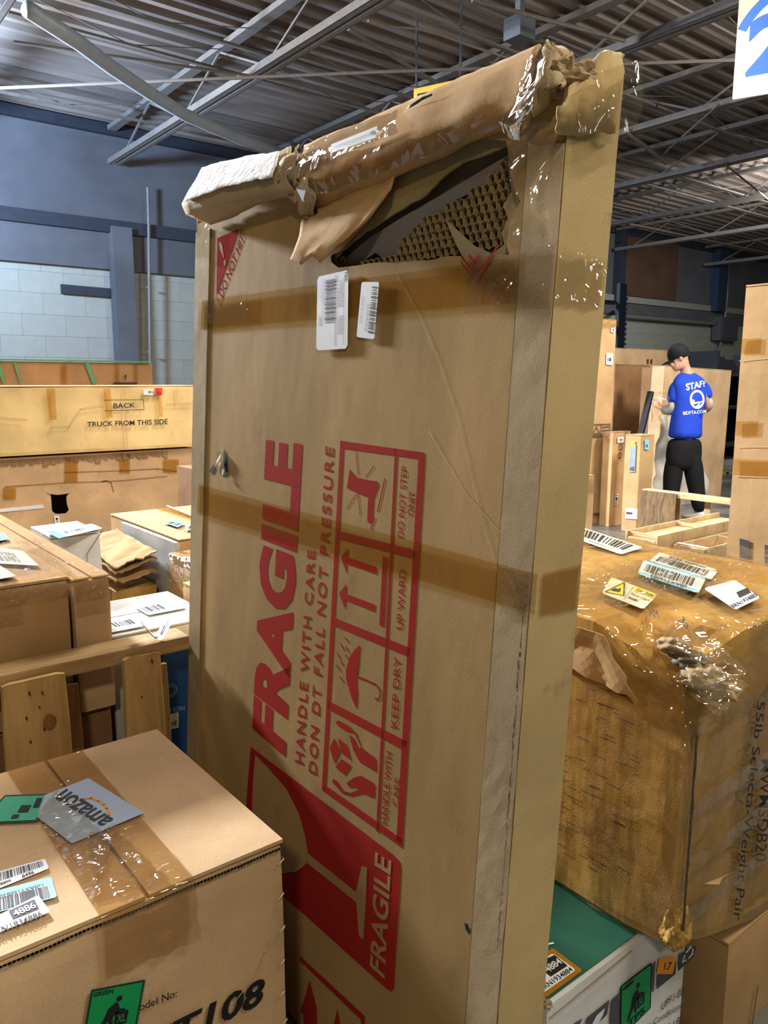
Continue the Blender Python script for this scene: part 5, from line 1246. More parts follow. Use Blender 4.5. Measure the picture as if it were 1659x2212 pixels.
for a, b_, c_, d_, mt2 in (((0.30, 0.005), (0.36, -0.012), (0.31, 0.03), (0.345, 0.02), M_PALE), ((0.06, -0.5), (0.16, -0.51), (0.06, -0.485), (0.09, -0.49), M_PALE)):
    m = MB(); V = [Vector((OX0 + t[0], OY0 - 0.02, OZ1 - 0.10 + t[1])) for t in (a, b_, d_, c_)]
    V = [Vector((v.x, v.y - 0.01 * i, v.z if v.z > .5 else v.z + .12)) for i, v in enumerate(V)]
    m.quad(*V); m.build('torn_sliver', mt2, org)
# dark streaks printed on the left face
m = MB(); rnd = random.Random(21)
for k in range(170):
    y = rnd.uniform(0.78, 1.15); z = rnd.uniform(0.45, 0.88); L = rnd.uniform(0.01, 0.04)
    m.quad(Vector((OX0 - 0.0115, y, z)), Vector((OX0 - 0.0115, y, z + 0.0022)), Vector((OX0 - 0.0115, y + L, z + 0.0022)), Vector((OX0 - 0.0115, y + L, z)))
m.build('rubbed_print', plain('rubbed_print', '#5e4220', 0.8, var=0.3), org, kind='stuff')
q = Quad.__new__(Quad); q.n = Vector((-1, 0, 0)); q.a, q.b, q.c, q.d = [Vector(v) for v in ((OX0, 1.10, OZ1 - 0.09), (OX0, 0.80, OZ1 - 0.13), (OX0, 1.14, OZ1 - 0.01), (OX0, 0.88, OZ1 - 0.02))]
sheet('peeled_ply', q, M_KRAFT, org, 16, 8, 0.012, 0.012, 12, 3, thick=0.002, edge=0.05)

# ---------------------------------------------------------------- right: tall carton at the frame edge
RX = 3.0; prx = PX(RX)
RB = carton('cardboard_box', 'tall brown carton cut by the right edge of the frame', (RX, 3.75, 0.62, 1.555, 0, 1.812), M_TAN, seam='y', tape=M_TAPE, seed=24, amp=0.004, n=10)
r5 = lambda x, y: (1230 + x / 3.569, 580 + y / 3.569)
for (y0_, y1_) in ((1470, 1590),): sheet('tape_strip', Quad(prx, r5(1270, y1_), r5(1640, y1_ + 20), r5(1272, y0_), r5(1640, y0_ + 10)), M_TAPE2, RB, 20, 4, 0.006, 0.003, 20, 3)
sheet('tape_strip', Quad(prx, r5(1310, 660), r5(1480, 655), r5(1325, 545), r5(1490, 535)), M_TAPE2, RB, 8, 6, 0.006, 0.003, 20, 4)
sheet('tape_strip', Quad(prx, r5(1290, 1290), r5(1455, 1290), r5(1290, 1180), r5(1465, 1175)), M_TAPE2, RB, 8, 6, 0.006, 0.003, 20, 5)
m = MB()
for L in ([(1310, 712), (1560, 690)], [(1285, 1375), (1560, 1375)], [(1270, 1600), (1560, 1612)]): m.stroke(prx, [r5(*c) for c in L], 0.003, 0.005)
m.build('crease', plain('crease_pale', '#c8ab80', 0.8), RB)
m = MB()
for x in (1312, 1505): q = Quad(prx, r5(x, 2330), r5(x + 70, 2330), r5(x, 2080 + (x - 1312) * .25), r5(x + 78, 2100 + (x - 1312) * .25)); m.rect(q, 0, 0, 1, 1, 0.006)
m.build('printed_bar', plain('print_charcoal', '#45474c', 0.7), RB)

# pallet and wooden trays
W2 = wood('pale_wood', '#dcc49a', '#b0926a', (1, 0.2, 1), 12); W2d = wood('weathered_wood', '#9a7c54', '#4e4238', (2, 2, 0.4), 22)
pr = root('wooden_pallet', 'wooden pallet standing on edge in front of the worker', 'pallet', (5.2, 3.0, 0))
zt = 0.65; A = PZ(zt).hit(1386, 1056); xx = A.x; y1 = A.y
plank((xx, 2.2, zt - 0.04), (xx + 0.09, y1, zt), 'top_rail', W2, pr, seed=1)
plank((xx, 2.2, 0), (xx + 0.09, y1, 0.04), 'bottom_rail', W2, pr, seed=2)
plank((xx - 0.02, y1 - 0.30, 0.01), (xx - 0.001, y1 - 0.005, zt - 0.005), 'deck_board', W2d, pr, seed=3)
for k, px in enumerate((1441, 1507, 1566)):
    yb = PX(xx).hit(px, 1090).y; plank((xx + 0.092, yb - (0.05 if k < 2 else 0.3), 0.01), (xx + 0.11, yb, zt - 0.005), 'deck_board', W2 if k < 2 else W2d, pr, seed=4 + k)
t5 = lambda x, y: (1260 + x / 4.879, 900 + y / 4.879)
for k, (lab_, z, c) in enumerate((('long pale wooden tray behind the amber wrapped carton', 0.58, ((520, 1195), (1555, 970), (810, 1262), (1560, 1085))), ('strapped pale wooden tray nearest the amber wrapped carton', 0.52, ((905, 1295), (1560, 1165), (1180, 1385), (1560, 1300))))):
    P_ = [PZ(z).hit(*t5(*p)) for p in c]
    yn = (P_[2].y + P_[3].y) / 2 if k == 0 else P_[0].y - 0.28; yf = (P_[0].y + P_[1].y) / 2
    if k: yf = min(yf, 2.425)
    x0_, x1_ = min(p.x for p in P_), 5.0
    tr = root('wooden_tray', lab_, 'tray', ((x0_ + x1_) / 2, (yn + yf) / 2, z - 0.12))
    plank((x0_, yn, z - 0.10), (x1_, yn + 0.015, z), 'side_board', W2, tr, seed=5 + k)
    plank((x0_, yf - 0.015, z - 0.10), (x1_, yf, z), 'side_board', W2, tr, seed=6 + k)
    plank((x0_, yn + 0.016, z - 0.11), (x1_, yf - 0.016, z - 0.10 if k else z - 0.03), 'bottom_board', W2, tr, seed=7 + k)
    for xe in (x0_ + 0.02, (x0_ + x1_) / 2): MB().box(xe, xe + 0.02, yn + 0.016, yf - 0.016, z - 0.02, z - 0.005).build('cross_board', W2, tr)
    if k: 
        xs = PY(yn).hit(1528, 1170).x; m = MB(); m.box(xs, xs + 0.03, yn - 0.004, yn - 0.001, z - 0.12, z + 0.003).box(xs, xs + 0.03, yn - 0.004, yf, z + 0.001, z + 0.004).build('plastic_strap', M_LABEL, tr)
    carton('cardboard_box', ('brown carton under the rear wooden tray', 'brown carton under the strapped wooden tray')[k], (x0_ + 0.05, x1_ - 0.05, yn + 0.02, yf - 0.03, 0, z - 0.112), M_DARK, seam='x', seed=30 + k, amp=0.001, n=3, flaps=False)

# ---------------------------------------------------------------- far right group around the worker
def pxbox(name, label, xl, xr, yt, Y, D, mat, z0=0, **k):
    pl = PY(Y); a = pl.hit(xl, 950); b_ = pl.hit(xr, 950); z = pl.hit((xl + xr) / 2, yt).z
    return carton(name, label, (a.x, b_.x, Y, Y + D, z0, z), mat, **k)
tb = pxbox('cardboard_box', 'tallest slim carton standing right of the damaged box', 1262, 1320, 688, 4.85, 0.4, M_TAN, seam='x', tape=M_CLEAR, seed=41, amp=0.004, n=8)
p = PY(4.845)
lab(p, r5(282, 742), r5(335, 746), r5(285, 650), r5(338, 652), tb, n=10, seed=3, lift=0.005, region=(0.2, 0.3, 0.8, 0.6))
lab(p, r5(320, 492), r5(348, 495), r5(320, 458), r5(350, 460), tb, n=8, seed=3, lift=0.005, region=(0.4, 0.2, 0.8, 0.8))
m = MB()
for a, b_ in (((165, 1205), (315, 1200)), ((315, 1200), (312, 1290)), ((312, 1290), (162, 1302)), ((162, 1302), (165, 1205)), ((248, 1203), (246, 1296)), ((210, 1220), (177, 1290)), ((177, 1290), (243, 1285)), ((243, 1285), (210, 1220)), ((192, 1275), (230, 1270)), ((255, 1225), (308, 1218)), ((255, 1250), (308, 1246)), ((255, 1275), (300, 1272))): m.stroke(p, [r5(*a), r5(*b_)], 0.010, 0.006)
q = Quad(p, r5(188, 1912), r5(258, 1915), r5(188, 1888), r5(258, 1890)); lines(m, q, 0, 0, 1, 1, 1, 0.006, 7, 0.9)
m.build('printed_symbols', M_BROWNINK, tb)
sheet('tape_strip', Quad(p, r5(210, 450), r5(368, 450), r5(210, 360), r5(368, 365)), M_CLEAR, tb, 14, 10, 0.008, 0.02, 9, 3, edge=0.04)
o1 = pxbox('cardboard_box', 'slim carton with two round black marks beside the tallest one', 1324, 1362, 933, 4.66, 0.12, M_TAN, seam='x', tape=M_CLEAR, seed=42, amp=0.003, n=6)
p = PY(4.655)
lab(p, r5(370, 1345), r5(420, 1340), r5(372, 1302), r5(422, 1297), o1, n=12, seed=3, lift=0.006, region=(0.3, 0.3, 0.8, 0.7))
lab(p, r5(347, 1822), r5(370, 1820), r5(357, 1735), r5(382, 1732), o1, n=12, seed=3, lift=0.006, region=(0.2, 0.1, 0.8, 0.9), vertical=False)
m = MB()
for cxx, cyy in ((395, 1378), (388, 1442)):
    c = p.hit(*r5(cxx, cyy), 0.006)
    for k in range(18):
        a0, a1 = 2 * PI * k / 18, 2 * PI * (k + 1) / 18; m.quad(*[c + Vector((rr * 0.8 * math.cos(a), 0, rr * math.sin(a))) for rr, a in ((0.022, a0), (0.033, a0), (0.033, a1), (0.022, a1))])
m.build('round_mark', M_INK, o1)
o2 = pxbox('cardboard_box', 'slim brown carton with blue-white label left of the worker', 1384, 1414, 940, 4.30, 0.17, M_TAN, seam='x', seed=43, amp=0.003, n=6)
p = PY(4.295)
lab(p, r5(580, 1395), r5(612, 1395), r5(582, 1318), r5(615, 1318), o2, mat=M_BLUEL, n=10, seed=3, lift=0.006, region=(0.2, 0.2, 0.8, 0.5))
xl_ = p.hit(1384, 950).x; pxx = PX(xl_)
q = Quad(pxx, (1358, 1020), (1371, 1020), (1362, 960), (1374, 960)); s = sticker('printed_label', q, plain('grey_blue_label', '#8b97a2', 0.5), o2, 0.004, 'grey printed label with yellow corner')
m = MB(); m.rect(q, 0.1, 0.93, 0.8, 1.12, 0.005); m.build('yellow_corner', plain('yellow_print', '#e8d028', 0.5), s); m = MB(); letter(m, 'AB', q, 0.1, 0.05, 0.9, 0.2, 0.005); m.build('lettering', M_INK, s)
q = Quad(p, (1350 + 0, 1118), (1378, 1120), (1350, 1096), (1378, 1098)); q = Quad(pxx, (1350, 1120), (1376, 1122), (1351, 1097), (1377, 1099)); s = sticker('white_label', q, M_LABEL, o2, 0.005); m = MB(); lines(m, q, 0.1, 0.35, 0.9, 0.6, 1, 0.006, 8, 0.8); m.build('small_print', M_INK, s)
s1 = pxbox('cardboard_box', 'short taped carton in front of the tallest slim carton', 1250, 1288, 1028, 4.35, 0.3, M_TAN, seam='x', tape=M_CLEAR, seed=44, amp=0.003, n=5)
sheet('tape_strip', Quad(PY(4.345), (1258, 1065), (1288, 1062), (1258, 1030), (1288, 1030)), M_CLEAR, s1, 8, 8, 0.006, 0.01, 9, 3)
d1 = pxbox('cardboard_box', 'wide dark brown carton behind the slim cartons', 1322, 1396, 788, 5.9, 0.5, M_DARK, seam='x', seed=45, amp=0.004, n=6)
d2 = pxbox('cardboard_box', 'pale carton behind the dark brown carton near the worker', 1318, 1434, 754, 6.6, 0.5, M_PALE, seam='x', seed=46, amp=0.004, n=6)
p = PY(6.59); m = MB()
for x in (600, 628): q = Quad(p, r5(x, 735), r5(x + 12, 735), r5(x, 698), r5(x + 12, 698)); m.rect(q, 0, 0, 1, 1, 0.006)
m.build('printed_symbols', M_BROWNINK, d2)
pn_ = pxbox('cardboard_panel_box', 'broad flat pale carton standing behind the worker', 1422, 1566, 795, 5.1, 0.16, M_PALE, seam='x', seed=47, amp=0.005, n=8, tilt=(0, math.radians(1.5)))
d3 = pxbox('cardboard_box', 'narrow dark carton edge beside the broad pale carton', 1410, 1425, 793, 5.3, 0.2, M_DARK, seam='x', seed=48, amp=0.002, n=4)
r = root('paper_wrap', 'wrinkled greyish wrapping paper hanging behind the worker legs', 'packing paper', (8.1, 5.0, 0.1))
mp_ = plain('wrap_paper', '#cfc6b8', 0.7, var=0.12, scale=6, bmp=0.5)
def paper(L, Y, seed):
    q = Quad(PY(Y), *L); q.n = Vector((0, -1, 0)); sheet('paper_sheet', q, mp_, r, 16, 30, 0.0, 0.10, 3.5, seed, edge=0.04)
paper(((1405, 1075), (1450, 1080), (1422, 895), (1455, 900)), 5.02, 1)
paper(((1446, 1100), (1500, 1105), (1460, 980), (1480, 980)), 5.0, 2)
paper(((1490, 1090), (1532, 1095), (1500, 1000), (1512, 985)), 5.02, 3)
bkx = PY(4.48)
r = root('wrapped_bundle', 'black strip in clear film held by the worker', 'packaging', bkx.hit(1378, 935))
MB().bar(bkx.hit(1382, 946), bkx.hit(1406, 846), 0.06, 0.03).build('black_strip', plain('black_plastic', '#15161a', 0.7), r)
q = Quad(bkx, (1392, 925), (1416, 925), (1400, 846), (1440, 846)); q.n = Vector((0, -1, 0)); sheet('clear_film', q, M_CLEAR, r, 12, 24, 0.03, 0.09, 7, 4, edge=0.12)
# dark shelving, yellow rail, blue rack post
ry = root('blue_rack_post', 'dark blue perforated rack post rising behind the slim cartons', 'rack post', (10.1, 7.3, 0))
a = PY(7.3).hit(1336, 700).x; b_ = PY(7.3).hit(1353, 700).x; mb_ = plain('rack_blue', '#0d1624', 0.45, var=0.1)
zt = PY(7.3).hit(1345, 612).z
MB().box(a, b_ - 0.03, 7.3, 7.36, 0, zt).build('post', mb_, ry)
m = MB(); k = 0
while 0.1 + k * 0.075 < zt - 0.05: m.box(b_ - 0.03, b_, 7.29, 7.35, 0.05 + k * 0.075, 0.05 + k * 0.075 + 0.05); k += 1
m.build('perforated_edge', plain('rack_edge', '#39424e', 0.4, 0.3), ry)
MB().bar((a - 0.6, 7.4, 2.2), (a, 7.4, 2.5), 0.05).bar((a - 0.8, 7.4, 2.62), (a, 7.4, 2.64), 0.06).build('brace', mb_, ry)
dk = plain('dark_machine', '#15161a', 0.6, var=0.3)
rs = root('steel_shelving', 'black steel shelving in the gloom right of the worker', 'shelving', (12.4, 7.3, 0))
p = PY(7.4); xa_, xb_ = p.hit(1538, 950).x, 16.0
MB().box(xa_, xa_ + .08, 7.4, 8.4, 0, 2.0).build('upright', dk, rs); MB().box(xb_ - .08, xb_, 7.4, 8.4, 0, 2.0).build('upright', dk, rs)
for z in (0.25, 0.95, 1.55): MB().box(xa_, xb_, 7.4, 8.4, z, z + .05).build('shelf', dk, rs)
MB().box(xa_, xb_, 8.38, 8.42, 0, 1.9).build('back_sheet', dk, rs)
yr = root('guard_rail', 'yellow guard rail at floor level in the gloom by the worker', 'rail', PY(6.3).hit(1560, 1040))
ym = plain('safety_yellow', '#a8942a', 0.5, var=0.3)
A = PY(6.3).hit(1532, 1024); B = PY(6.3).hit(1600, 1036)
MB().bar(A, B + Vector((1, 0, 0)), 0.05, 0.09).build('rail', ym, yr); MB().bar((A.x + .5, 6.3, 0), (A.x + .5, 6.3, A.z), 0.07).build('rail_post', dk, yr)

# ---------------------------------------------------------------- the worker
PD = 8.28
def pp3(px, py, back=0.0): return at_depth(px, py, PD + back)
def skinned(name, nodes, edges, mat, parent, sub=2, label=None):
    """nodes: name -> (point, radius); one continuous skinned surface"""
    ks = list(nodes); ix = {k: i for i, k in enumerate(ks)}; inv = wm(parent).inverted()
    me = bpy.data.meshes.new(name); me.from_pydata([tuple(inv @ nodes[k][0]) for k in ks], [(ix[a], ix[b]) for a, b in edges], []); me.update()
    me.materials.append(mat); o = bpy.data.objects.new(name, me); COL.objects.link(o); o.parent = parent
    o.modifiers.new('skin', 'SKIN')
    if not me.skin_vertices: me.skin_vertices.new() if hasattr(me.skin_vertices, 'new') else None
    sv = me.skin_vertices[0].data
    for k in ks:
        r_ = nodes[k][1]; sv[ix[k]].radius = r_ if isinstance(r_, tuple) else (r_, r_); sv[ix[k]].use_root = (ks.index(k) == 0)
    s = o.modifiers.new('sub', 'SUBSURF'); s.levels = sub; s.render_levels = sub
    o.modifiers['skin'].use_smooth_shade = True
    if label: o['label'] = label
    return o
foot = pp3(1482, 1116); foot.z = 0
per = root('person', 'person in blue staff shirt, black trousers and black cap, back turned, looking down', 'person', foot)
SKIN = plain('skin', '#c89a80', 0.5, var=0.05); BLUE = plain('blue_shirt', '#1f46c8', 0.8, var=0.08, scale=14, bmp=0.3); BLACK = plain('black_trousers', '#101114', 0.85, var=0.2)
GREYS = plain('grey_sleeve', '#b4b0aa', 0.85, var=0.08, scale=20); CAP = plain('black_cap', '#131419', 0.8, var=0.2); HAIR = plain('brown_hair', '#2a1d16', 0.8); SHOE = plain('white_shoe', '#d6d6d4', 0.6); GLOVE = plain('grey_glove', '#555a60', 0.8)
B = {
 'hip': (pp3(1478, 965), 0.09), 'waist': (pp3(1482, 925), 0.08), 'chest': (pp3(1488, 865), 0.09), 'upch': (pp3(1489, 830), 0.07), 'neck0': (pp3(1484, 806), 0.062), 'neck': (pp3(1479, 793), 0.056),
 'head': (pp3(1468, 775, -0.0), 0.085), 'head2': (pp3(1466, 763), 0.092), 'jaw': (pp3(1458, 794, -0.01), 0.045), 'nose': (pp3(1447, 783, -0.0), 0.016),
 'lhip': (pp3(1460, 985), 0.07), 'lknee': (pp3(1452, 1040), 0.07), 'lank': (pp3(1449, 1100), 0.05), 'lfoot': (pp3(1440, 1112, 0.05), 0.045),
 'rhip': (pp3(1498, 985), 0.07), 'rknee': (pp3(1502, 1040), 0.07), 'rank': (pp3(1511, 1100), 0.05), 'rfoot': (pp3(1506, 1112, 0.1), 0.045),
 'lsh': (pp3(1461, 835), 0.045), 'lel': (pp3(1456, 884, 0.0), 0.045), 'lwr': (pp3(1428, 881, 0.12), 0.030), 'lpalm': (pp3(1416, 873, 0.14), 0.030),
 'rsh': (pp3(1517, 836), 0.045), 'rel': (pp3(1530, 882, 0.06), 0.043), 'rwr': (pp3(1500, 880, 0.34), 0.030), 'rpalm': (pp3(1480, 872, 0.36), 0.030)}
E_ = [('hip', 'waist'), ('waist', 'chest'), ('chest', 'upch'), ('upch', 'neck0'), ('neck0', 'neck'), ('neck', 'head'), ('head', 'head2'), ('head', 'jaw'), ('jaw', 'nose'),
      ('hip', 'lhip'), ('lhip', 'lknee'), ('lknee', 'lank'), ('lank', 'lfoot'), ('hip', 'rhip'), ('rhip', 'rknee'), ('rknee', 'rank'), ('rank', 'rfoot'),
      ('upch', 'lsh'), ('lsh', 'lel'), ('lel', 'lwr'), ('lwr', 'lpalm'), ('upch', 'rsh'), ('rsh', 'rel'), ('rel', 'rwr'), ('rwr', 'rpalm')]
fw_ = (pp3(1416, 873, 0.14) - pp3(1428, 881, 0.12)).normalized()
for s_, base, sg in (('l', 'lpalm', 1), ('r', 'rpalm', 1)):
    c = B[base][0]
    for i in range(4):
        off = Zv * (0.024 - 0.016 * i); L = (0.040, 0.046, 0.043, 0.034)[i]
        B[f'{s_}f{i}a'] = (c + fw_ * 0.035 + off, 0.0095); B[f'{s_}f{i}b'] = (c + fw_ * (0.035 + L * .6) + off + FH * 0.006, 0.009); B[f'{s_}f{i}c'] = (c + fw_ * (0.035 + L) + off + FH * 0.022 - Zv * 0.008, 0.008)
        E_ += [(base, f'{s_}f{i}a'), (f'{s_}f{i}a', f'{s_}f{i}b'), (f'{s_}f{i}b', f'{s_}f{i}c')]
    B[f'{s_}ta'] = (c + Zv * 0.034 + fw_ * 0.005, 0.011); B[f'{s_}tb'] = (c + Zv * 0.045 + fw_ * 0.035 - FH * 0.015, 0.009); E_ += [(base, f'{s_}ta'), (f'{s_}ta', f'{s_}tb')]
skinned('body', B, E_, SKIN, per, 2)
def oval(c, ax, ay, az, name, mat, parent, zmin=-1.0, zmax=1.0, tilt=None, n=24, deform=None):
    V = []; F = []; rows = 14
    for j in range(rows + 1):
        ph = -PI / 2 + PI * j / rows; z = max(zmin, min(zmax, math.sin(ph))); rr = math.sqrt(max(0, 1 - z * z)) if zmin < math.sin(ph) < zmax else math.sqrt(max(0, 1 - z * z)) * (0.98 if abs(math.sin(ph)) < 1 else 0)
        for i in range(n):
            t = 2 * PI * i / n; p = ax * (math.cos(t) * rr) + ay * (math.sin(t) * rr) + az * z
            if deform: p = deform(p)
            V.append(c + p)
    for j in range(rows):
        for i in range(n): a = j * n + i; b_ = j * n + (i + 1) % n; F.append([a, b_, b_ + n, a + n])
    return mesh_obj(name, V, F, mat, parent, smooth=True)
# torso as an oval-section loft so shoulders are broad and the back is flat
def tube_loft(name, secs, mat, parent, n=28, amp=0.004, seed=0, label=None):
    """secs: (centre, half width along side axis, half depth, side axis)"""
    V = []; F = []
    for k, (c, a, b_, ax) in enumerate(secs):
        ax = ax.normalized(); ay = Zv.cross(ax)
        for i in range(n):
            t = 2 * PI * i / n; ct, st = math.cos(t), math.sin(t)
            p = c + ax * (a * math.copysign(abs(ct) ** 0.8, ct)) + ay * (b_ * math.copysign(abs(st) ** 0.9, st)); p += (p - c).normalized() * amp * N3(p, 12, seed) * 2; V.append(p)
    for k in range(len(secs) - 1):
        for i in range(n): a = k * n + i; b2_ = k * n + (i + 1) % n; F.append([a, b2_, b2_ + n, a + n])
    F.append(list(range(n))[::-1]); F.append([(len(secs) - 1) * n + i for i in range(n)])
    o = mesh_obj(name, V, F, mat, parent, smooth=True, label=label); s = o.modifiers.new('sub', 'SUBSURF'); s.levels = 1; s.render_levels = 1; return o
BA = (RT * math.cos(math.radians(14)) + FH * math.sin(math.radians(14)))   # shoulder line, turned a little
shirt = tube_loft('shirt', [(pp3(1480, 949), 0.185, 0.135, BA), (pp3(1480, 935), 0.178, 0.130, BA), (pp3(1483, 905), 0.165, 0.120, BA), (pp3(1487, 875), 0.172, 0.122, BA), (pp3(1489, 850), 0.185, 0.122, BA), (pp3(1490, 832), 0.198, 0.110, BA), (pp3(1489, 822), 0.185, 0.095, BA), (pp3(1487, 813), 0.130, 0.080, BA), (pp3(1484, 804), 0.075, 0.065, BA)], BLUE, per, seed=2)
def limb(name, pts, mat, label=None):
    nd = {str(i): p for i, p in enumerate(pts)}; return skinned(name, nd, [(str(i), str(i + 1)) for i in range(len(pts) - 1)], mat, per, 2, label)
limb('shirt_sleeve', [(pp3(1466, 826), 0.055), (pp3(1458, 838), 0.074), (pp3(1456, 858), 0.073), (pp3(1455, 872), 0.074)], BLUE)
limb('shirt_sleeve', [(pp3(1510, 826, 0.02), 0.055), (pp3(1521, 838, .03), 0.070), (pp3(1526, 852, .04), 0.066), (pp3(1527, 862, .05), 0.066)], BLUE)
limb('undershirt_sleeve', [(pp3(1455, 866), 0.066), (pp3(1455, 883, 0.0), 0.068), (pp3(1444, 889, 0.05), 0.062), (pp3(1427, 881, 0.12), 0.044)], GREYS, 'pale grey long sleeve')
limb('undershirt_sleeve', [(pp3(1528, 858, .05), 0.062), (pp3(1530, 878, .07), 0.062), (pp3(1524, 886, .16), 0.046), (pp3(1502, 881, .33), 0.034)], GREYS, 'pale grey long sleeve')
trs = {'p': (pp3(1478, 958), 0.10), 'c': (pp3(1478, 985), 0.09), 'l0': (pp3(1459, 995), 0.112), 'l1': (pp3(1454, 1020), 0.112), 'l2': (pp3(1451, 1048), 0.096), 'l3': (pp3(1449, 1080), 0.084), 'l4': (pp3(1449, 1109), 0.070),
       'r0': (pp3(1496, 995), 0.112), 'r1': (pp3(1499, 1020), 0.110), 'r2': (pp3(1503, 1048), 0.096), 'r3': (pp3(1508, 1080), 0.084), 'r4': (pp3(1512, 1109), 0.070)}
skinned('trousers', trs, [('p', 'c'), ('c', 'l0'), ('l0', 'l1'), ('l1', 'l2'), ('l2', 'l3'), ('l3', 'l4'), ('c', 'r0'), ('r0', 'r1'), ('r1', 'r2'), ('r2', 'r3'), ('r3', 'r4')], BLACK, per, 2)
tube_loft('waist', [(pp3(1476, 1018), 0.14, 0.06, BA), (pp3(1476, 1006), 0.19, 0.11, BA), (pp3(1476, 985), 0.198, 0.128, BA), (pp3(1478, 965), 0.188, 0.13, BA), (pp3(1480, 944), 0.175, 0.126, BA)], BLACK, per, seed=5)
def shoe(c, d):
    sd = Zv.cross(d).normalized(); secs = []
    V = []; F = []; n = 14
    for k, (t, wd, h) in enumerate(((-0.10, 0.030, 0.05), (-0.07, 0.042, 0.085), (0.0, 0.045, 0.095), (0.07, 0.048, 0.06), (0.14, 0.046, 0.045), (0.18, 0.028, 0.03))):
        for i in range(n):
            a = 2 * PI * i / n; V.append(c + d * t + sd * (math.cos(a) * wd) + Zv * (h * max(0, math.sin(a) * 0.5 + 0.5)))
    for k in range(5):
        for i in range(n): a = k * n + i; b_ = k * n + (i + 1) % n; F.append([a, b_, b_ + n, a + n])
    F += [list(range(n))[::-1], [5 * n + i for i in range(n)]]
    mesh_obj('shoe', V, F, SHOE, per, smooth=True)
fd = (-RT * 0.7 + FH * 0.7).normalized()
for px, bk in ((1449, 0.0), (1513, 0.0)):
    c = pp3(px, 1105); c.z = 0.002; shoe(c, fd)
# head details: the face looks down to the left
fdir = (-RT * 0.92 + FH * 0.25 - Zv * 0.42).normalized(); hup = (Zv - fdir * Zv.dot(fdir)).normalized(); hs = hup.cross(fdir)
hc_ = pp3(1467, 772)
oval(hc_, fdir * 0.100, hs * 0.080, hup * 0.118, 'head_shape', SKIN, per, deform=lambda p: p + fdir * (0.02 if p.dot(hup) < -0.03 else 0) * min(1, -p.dot(hup) / 0.1) if p.dot(hup) < 0 else p)
oval(hc_ + fdir * -0.012 + hup * 0.008, fdir * 0.103, hs * 0.086, hup * 0.112, 'hair', HAIR, per, deform=lambda p: p * (0.9 if p.dot(fdir) > 0.035 else 1.0) + hup * (0.035 if p.dot(hup) < -0.03 and p.dot(fdir) > -0.08 else 0))
oval(hc_ + hup * 0.030 - fdir * 0.004, fdir * 0.114, hs * 0.096, hup * 0.122, 'cap', CAP, per, zmin=-0.25)
V = []; F = []; n = 13
for i in range(n):
    a = -1.1 + 2.2 * i / (n - 1)
    for rr, dz in ((0.095, 0.0), (0.15, -0.004), (0.195, -0.014)):
        V.append(hc_ + fdir * (rr * math.cos(a * 0.8)) + hs * (0.092 * math.sin(a)) + hup * (0.012 + dz - 0.012 * a * a))
nv = len(V); V += [v - hup * 0.006 for v in V]
for i in range(n - 1):
    for j in range(2): k = i * 3 + j; F.append([k, k + 1, k + 4, k + 3]); F.append([k + 3 + nv, k + 4 + nv, k + 1 + nv, k + nv])
    F.append([i * 3 + 2, i * 3 + 2 + nv, i * 3 + 5 + nv, i * 3 + 5])
mesh_obj('cap_brim', V, F, CAP, per, smooth=True)
face = -FH
ear = hc_ + hs * (0.082 if hs.dot(-FH) > 0 else -0.082) - fdir * 0.005 - hup * 0.012
oval(ear, fdir * 0.018, hs * 0.012, hup * 0.032, 'ear', SKIN, per)
oval(hc_ + fdir * 0.103 - hup * 0.030, fdir * 0.022, hs * 0.013, hup * 0.020, 'nose', SKIN, per)
oval(hc_ + fdir * 0.094 - hup * 0.062, fdir * 0.010, hs * 0.022, hup * 0.006, 'mouth', plain('lips', '#a86a5c', 0.5), per)
sgn = 1 if hs.dot(-FH) > 0 else -1
for k in (1, -1): oval(hc_ + fdir * 0.088 + hs * 0.034 * k - hup * 0.004, fdir * 0.010, hs * 0.012, hup * 0.007, 'eye', plain('eye_dark', '#2a2420', 0.3), per)
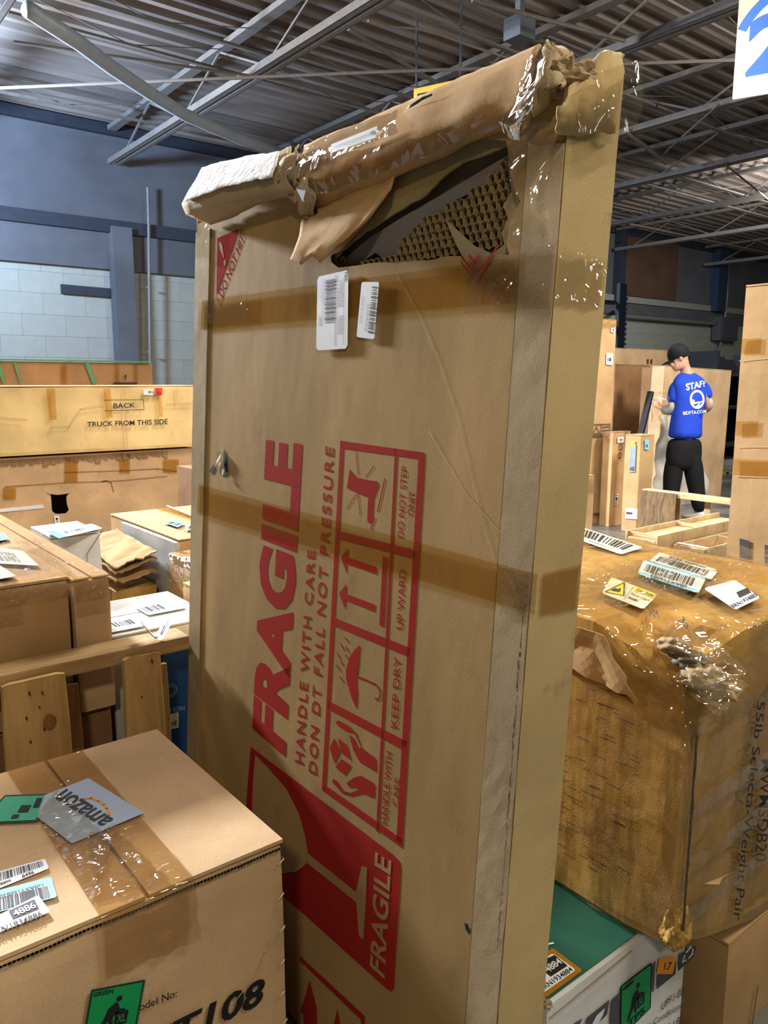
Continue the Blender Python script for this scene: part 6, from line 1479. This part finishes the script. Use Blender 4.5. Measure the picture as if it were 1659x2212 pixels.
# print on the shirt back, laid on its surface
shirt_poly = None
dgp = bpy.context.evaluated_depsgraph_get(); dgp.update()
se = shirt.evaluated_get(dgp)
Minv = shirt.matrix_world.inverted() if shirt.matrix_world != Matrix.Identity(4) else wm(per).inverted()
backn = Zv.cross(BA).normalized()
if backn.dot(EYE - hc_) < 0: backn = -backn
bp = Plane(pp3(1490, 880) + backn * 0.30, backn)
def on_back(p):
    W = wm(per); Wi = W.inverted(); d0 = (p - EYE).normalized(); o_ = Wi @ (EYE + d0 * 6.0); d_ = (Wi.to_3x3() @ d0)
    ok, loc, nr, ix = se.ray_cast(o_, d_, distance=4.0)
    return (W @ loc) - d0 * 0.006 if ok else p + d0 * 0.17
def drape(mb, name, mat):
    mb.v = [on_back(Vector(v)) for v in mb.v]; mb.build(name, mat, per)
s4 = lambda x, y: (1380 + x / 5.265, 720 + y / 5.267)
WHT = plain('shirt_print', '#e8eaf0', 0.7)
m = MB(); letter(m, 'STAFF', Quad(bp, s4(542, 655), s4(770, 600), s4(530, 572), s4(768, 530)), lift=0, bold=0.035)
letter(m, 'BIDFTA.COM', Quad(bp, s4(503, 930), s4(765, 905), s4(503, 892), s4(765, 868)), lift=0, bold=0.02); drape(m, 'lettering', WHT)
def ringpt(a, rx, ry, cx_=663, cy_=752): return bp.hit(*s4(cx_ + rx * math.cos(a), cy_ + ry * math.sin(a)))
m = MB()
for k in range(40):
    a0, a1 = 2 * PI * k / 40, 2 * PI * (k + 1) / 40
    m.quad(ringpt(a0, 62, 82), ringpt(a0, 84, 108), ringpt(a1, 84, 108), ringpt(a1, 62, 82))
m.poly([bp.hit(*s4(*c)) for c in ((600, 755), (640, 785), (740, 760), (700, 790), (680, 850), (630, 850), (690, 790), (620, 810))])
drape(m, 'ring_emblem', WHT)
m = MB(); m.poly([bp.hit(*s4(*c)) for c in ((604, 745), (640, 765), (632, 778), (608, 778))]); m.poly([bp.hit(*s4(*c)) for c in ((672, 828), (690, 815), (680, 838))]); drape(m, 'yellow_accent', plain('shirt_yellow', '#e8c040', 0.7))
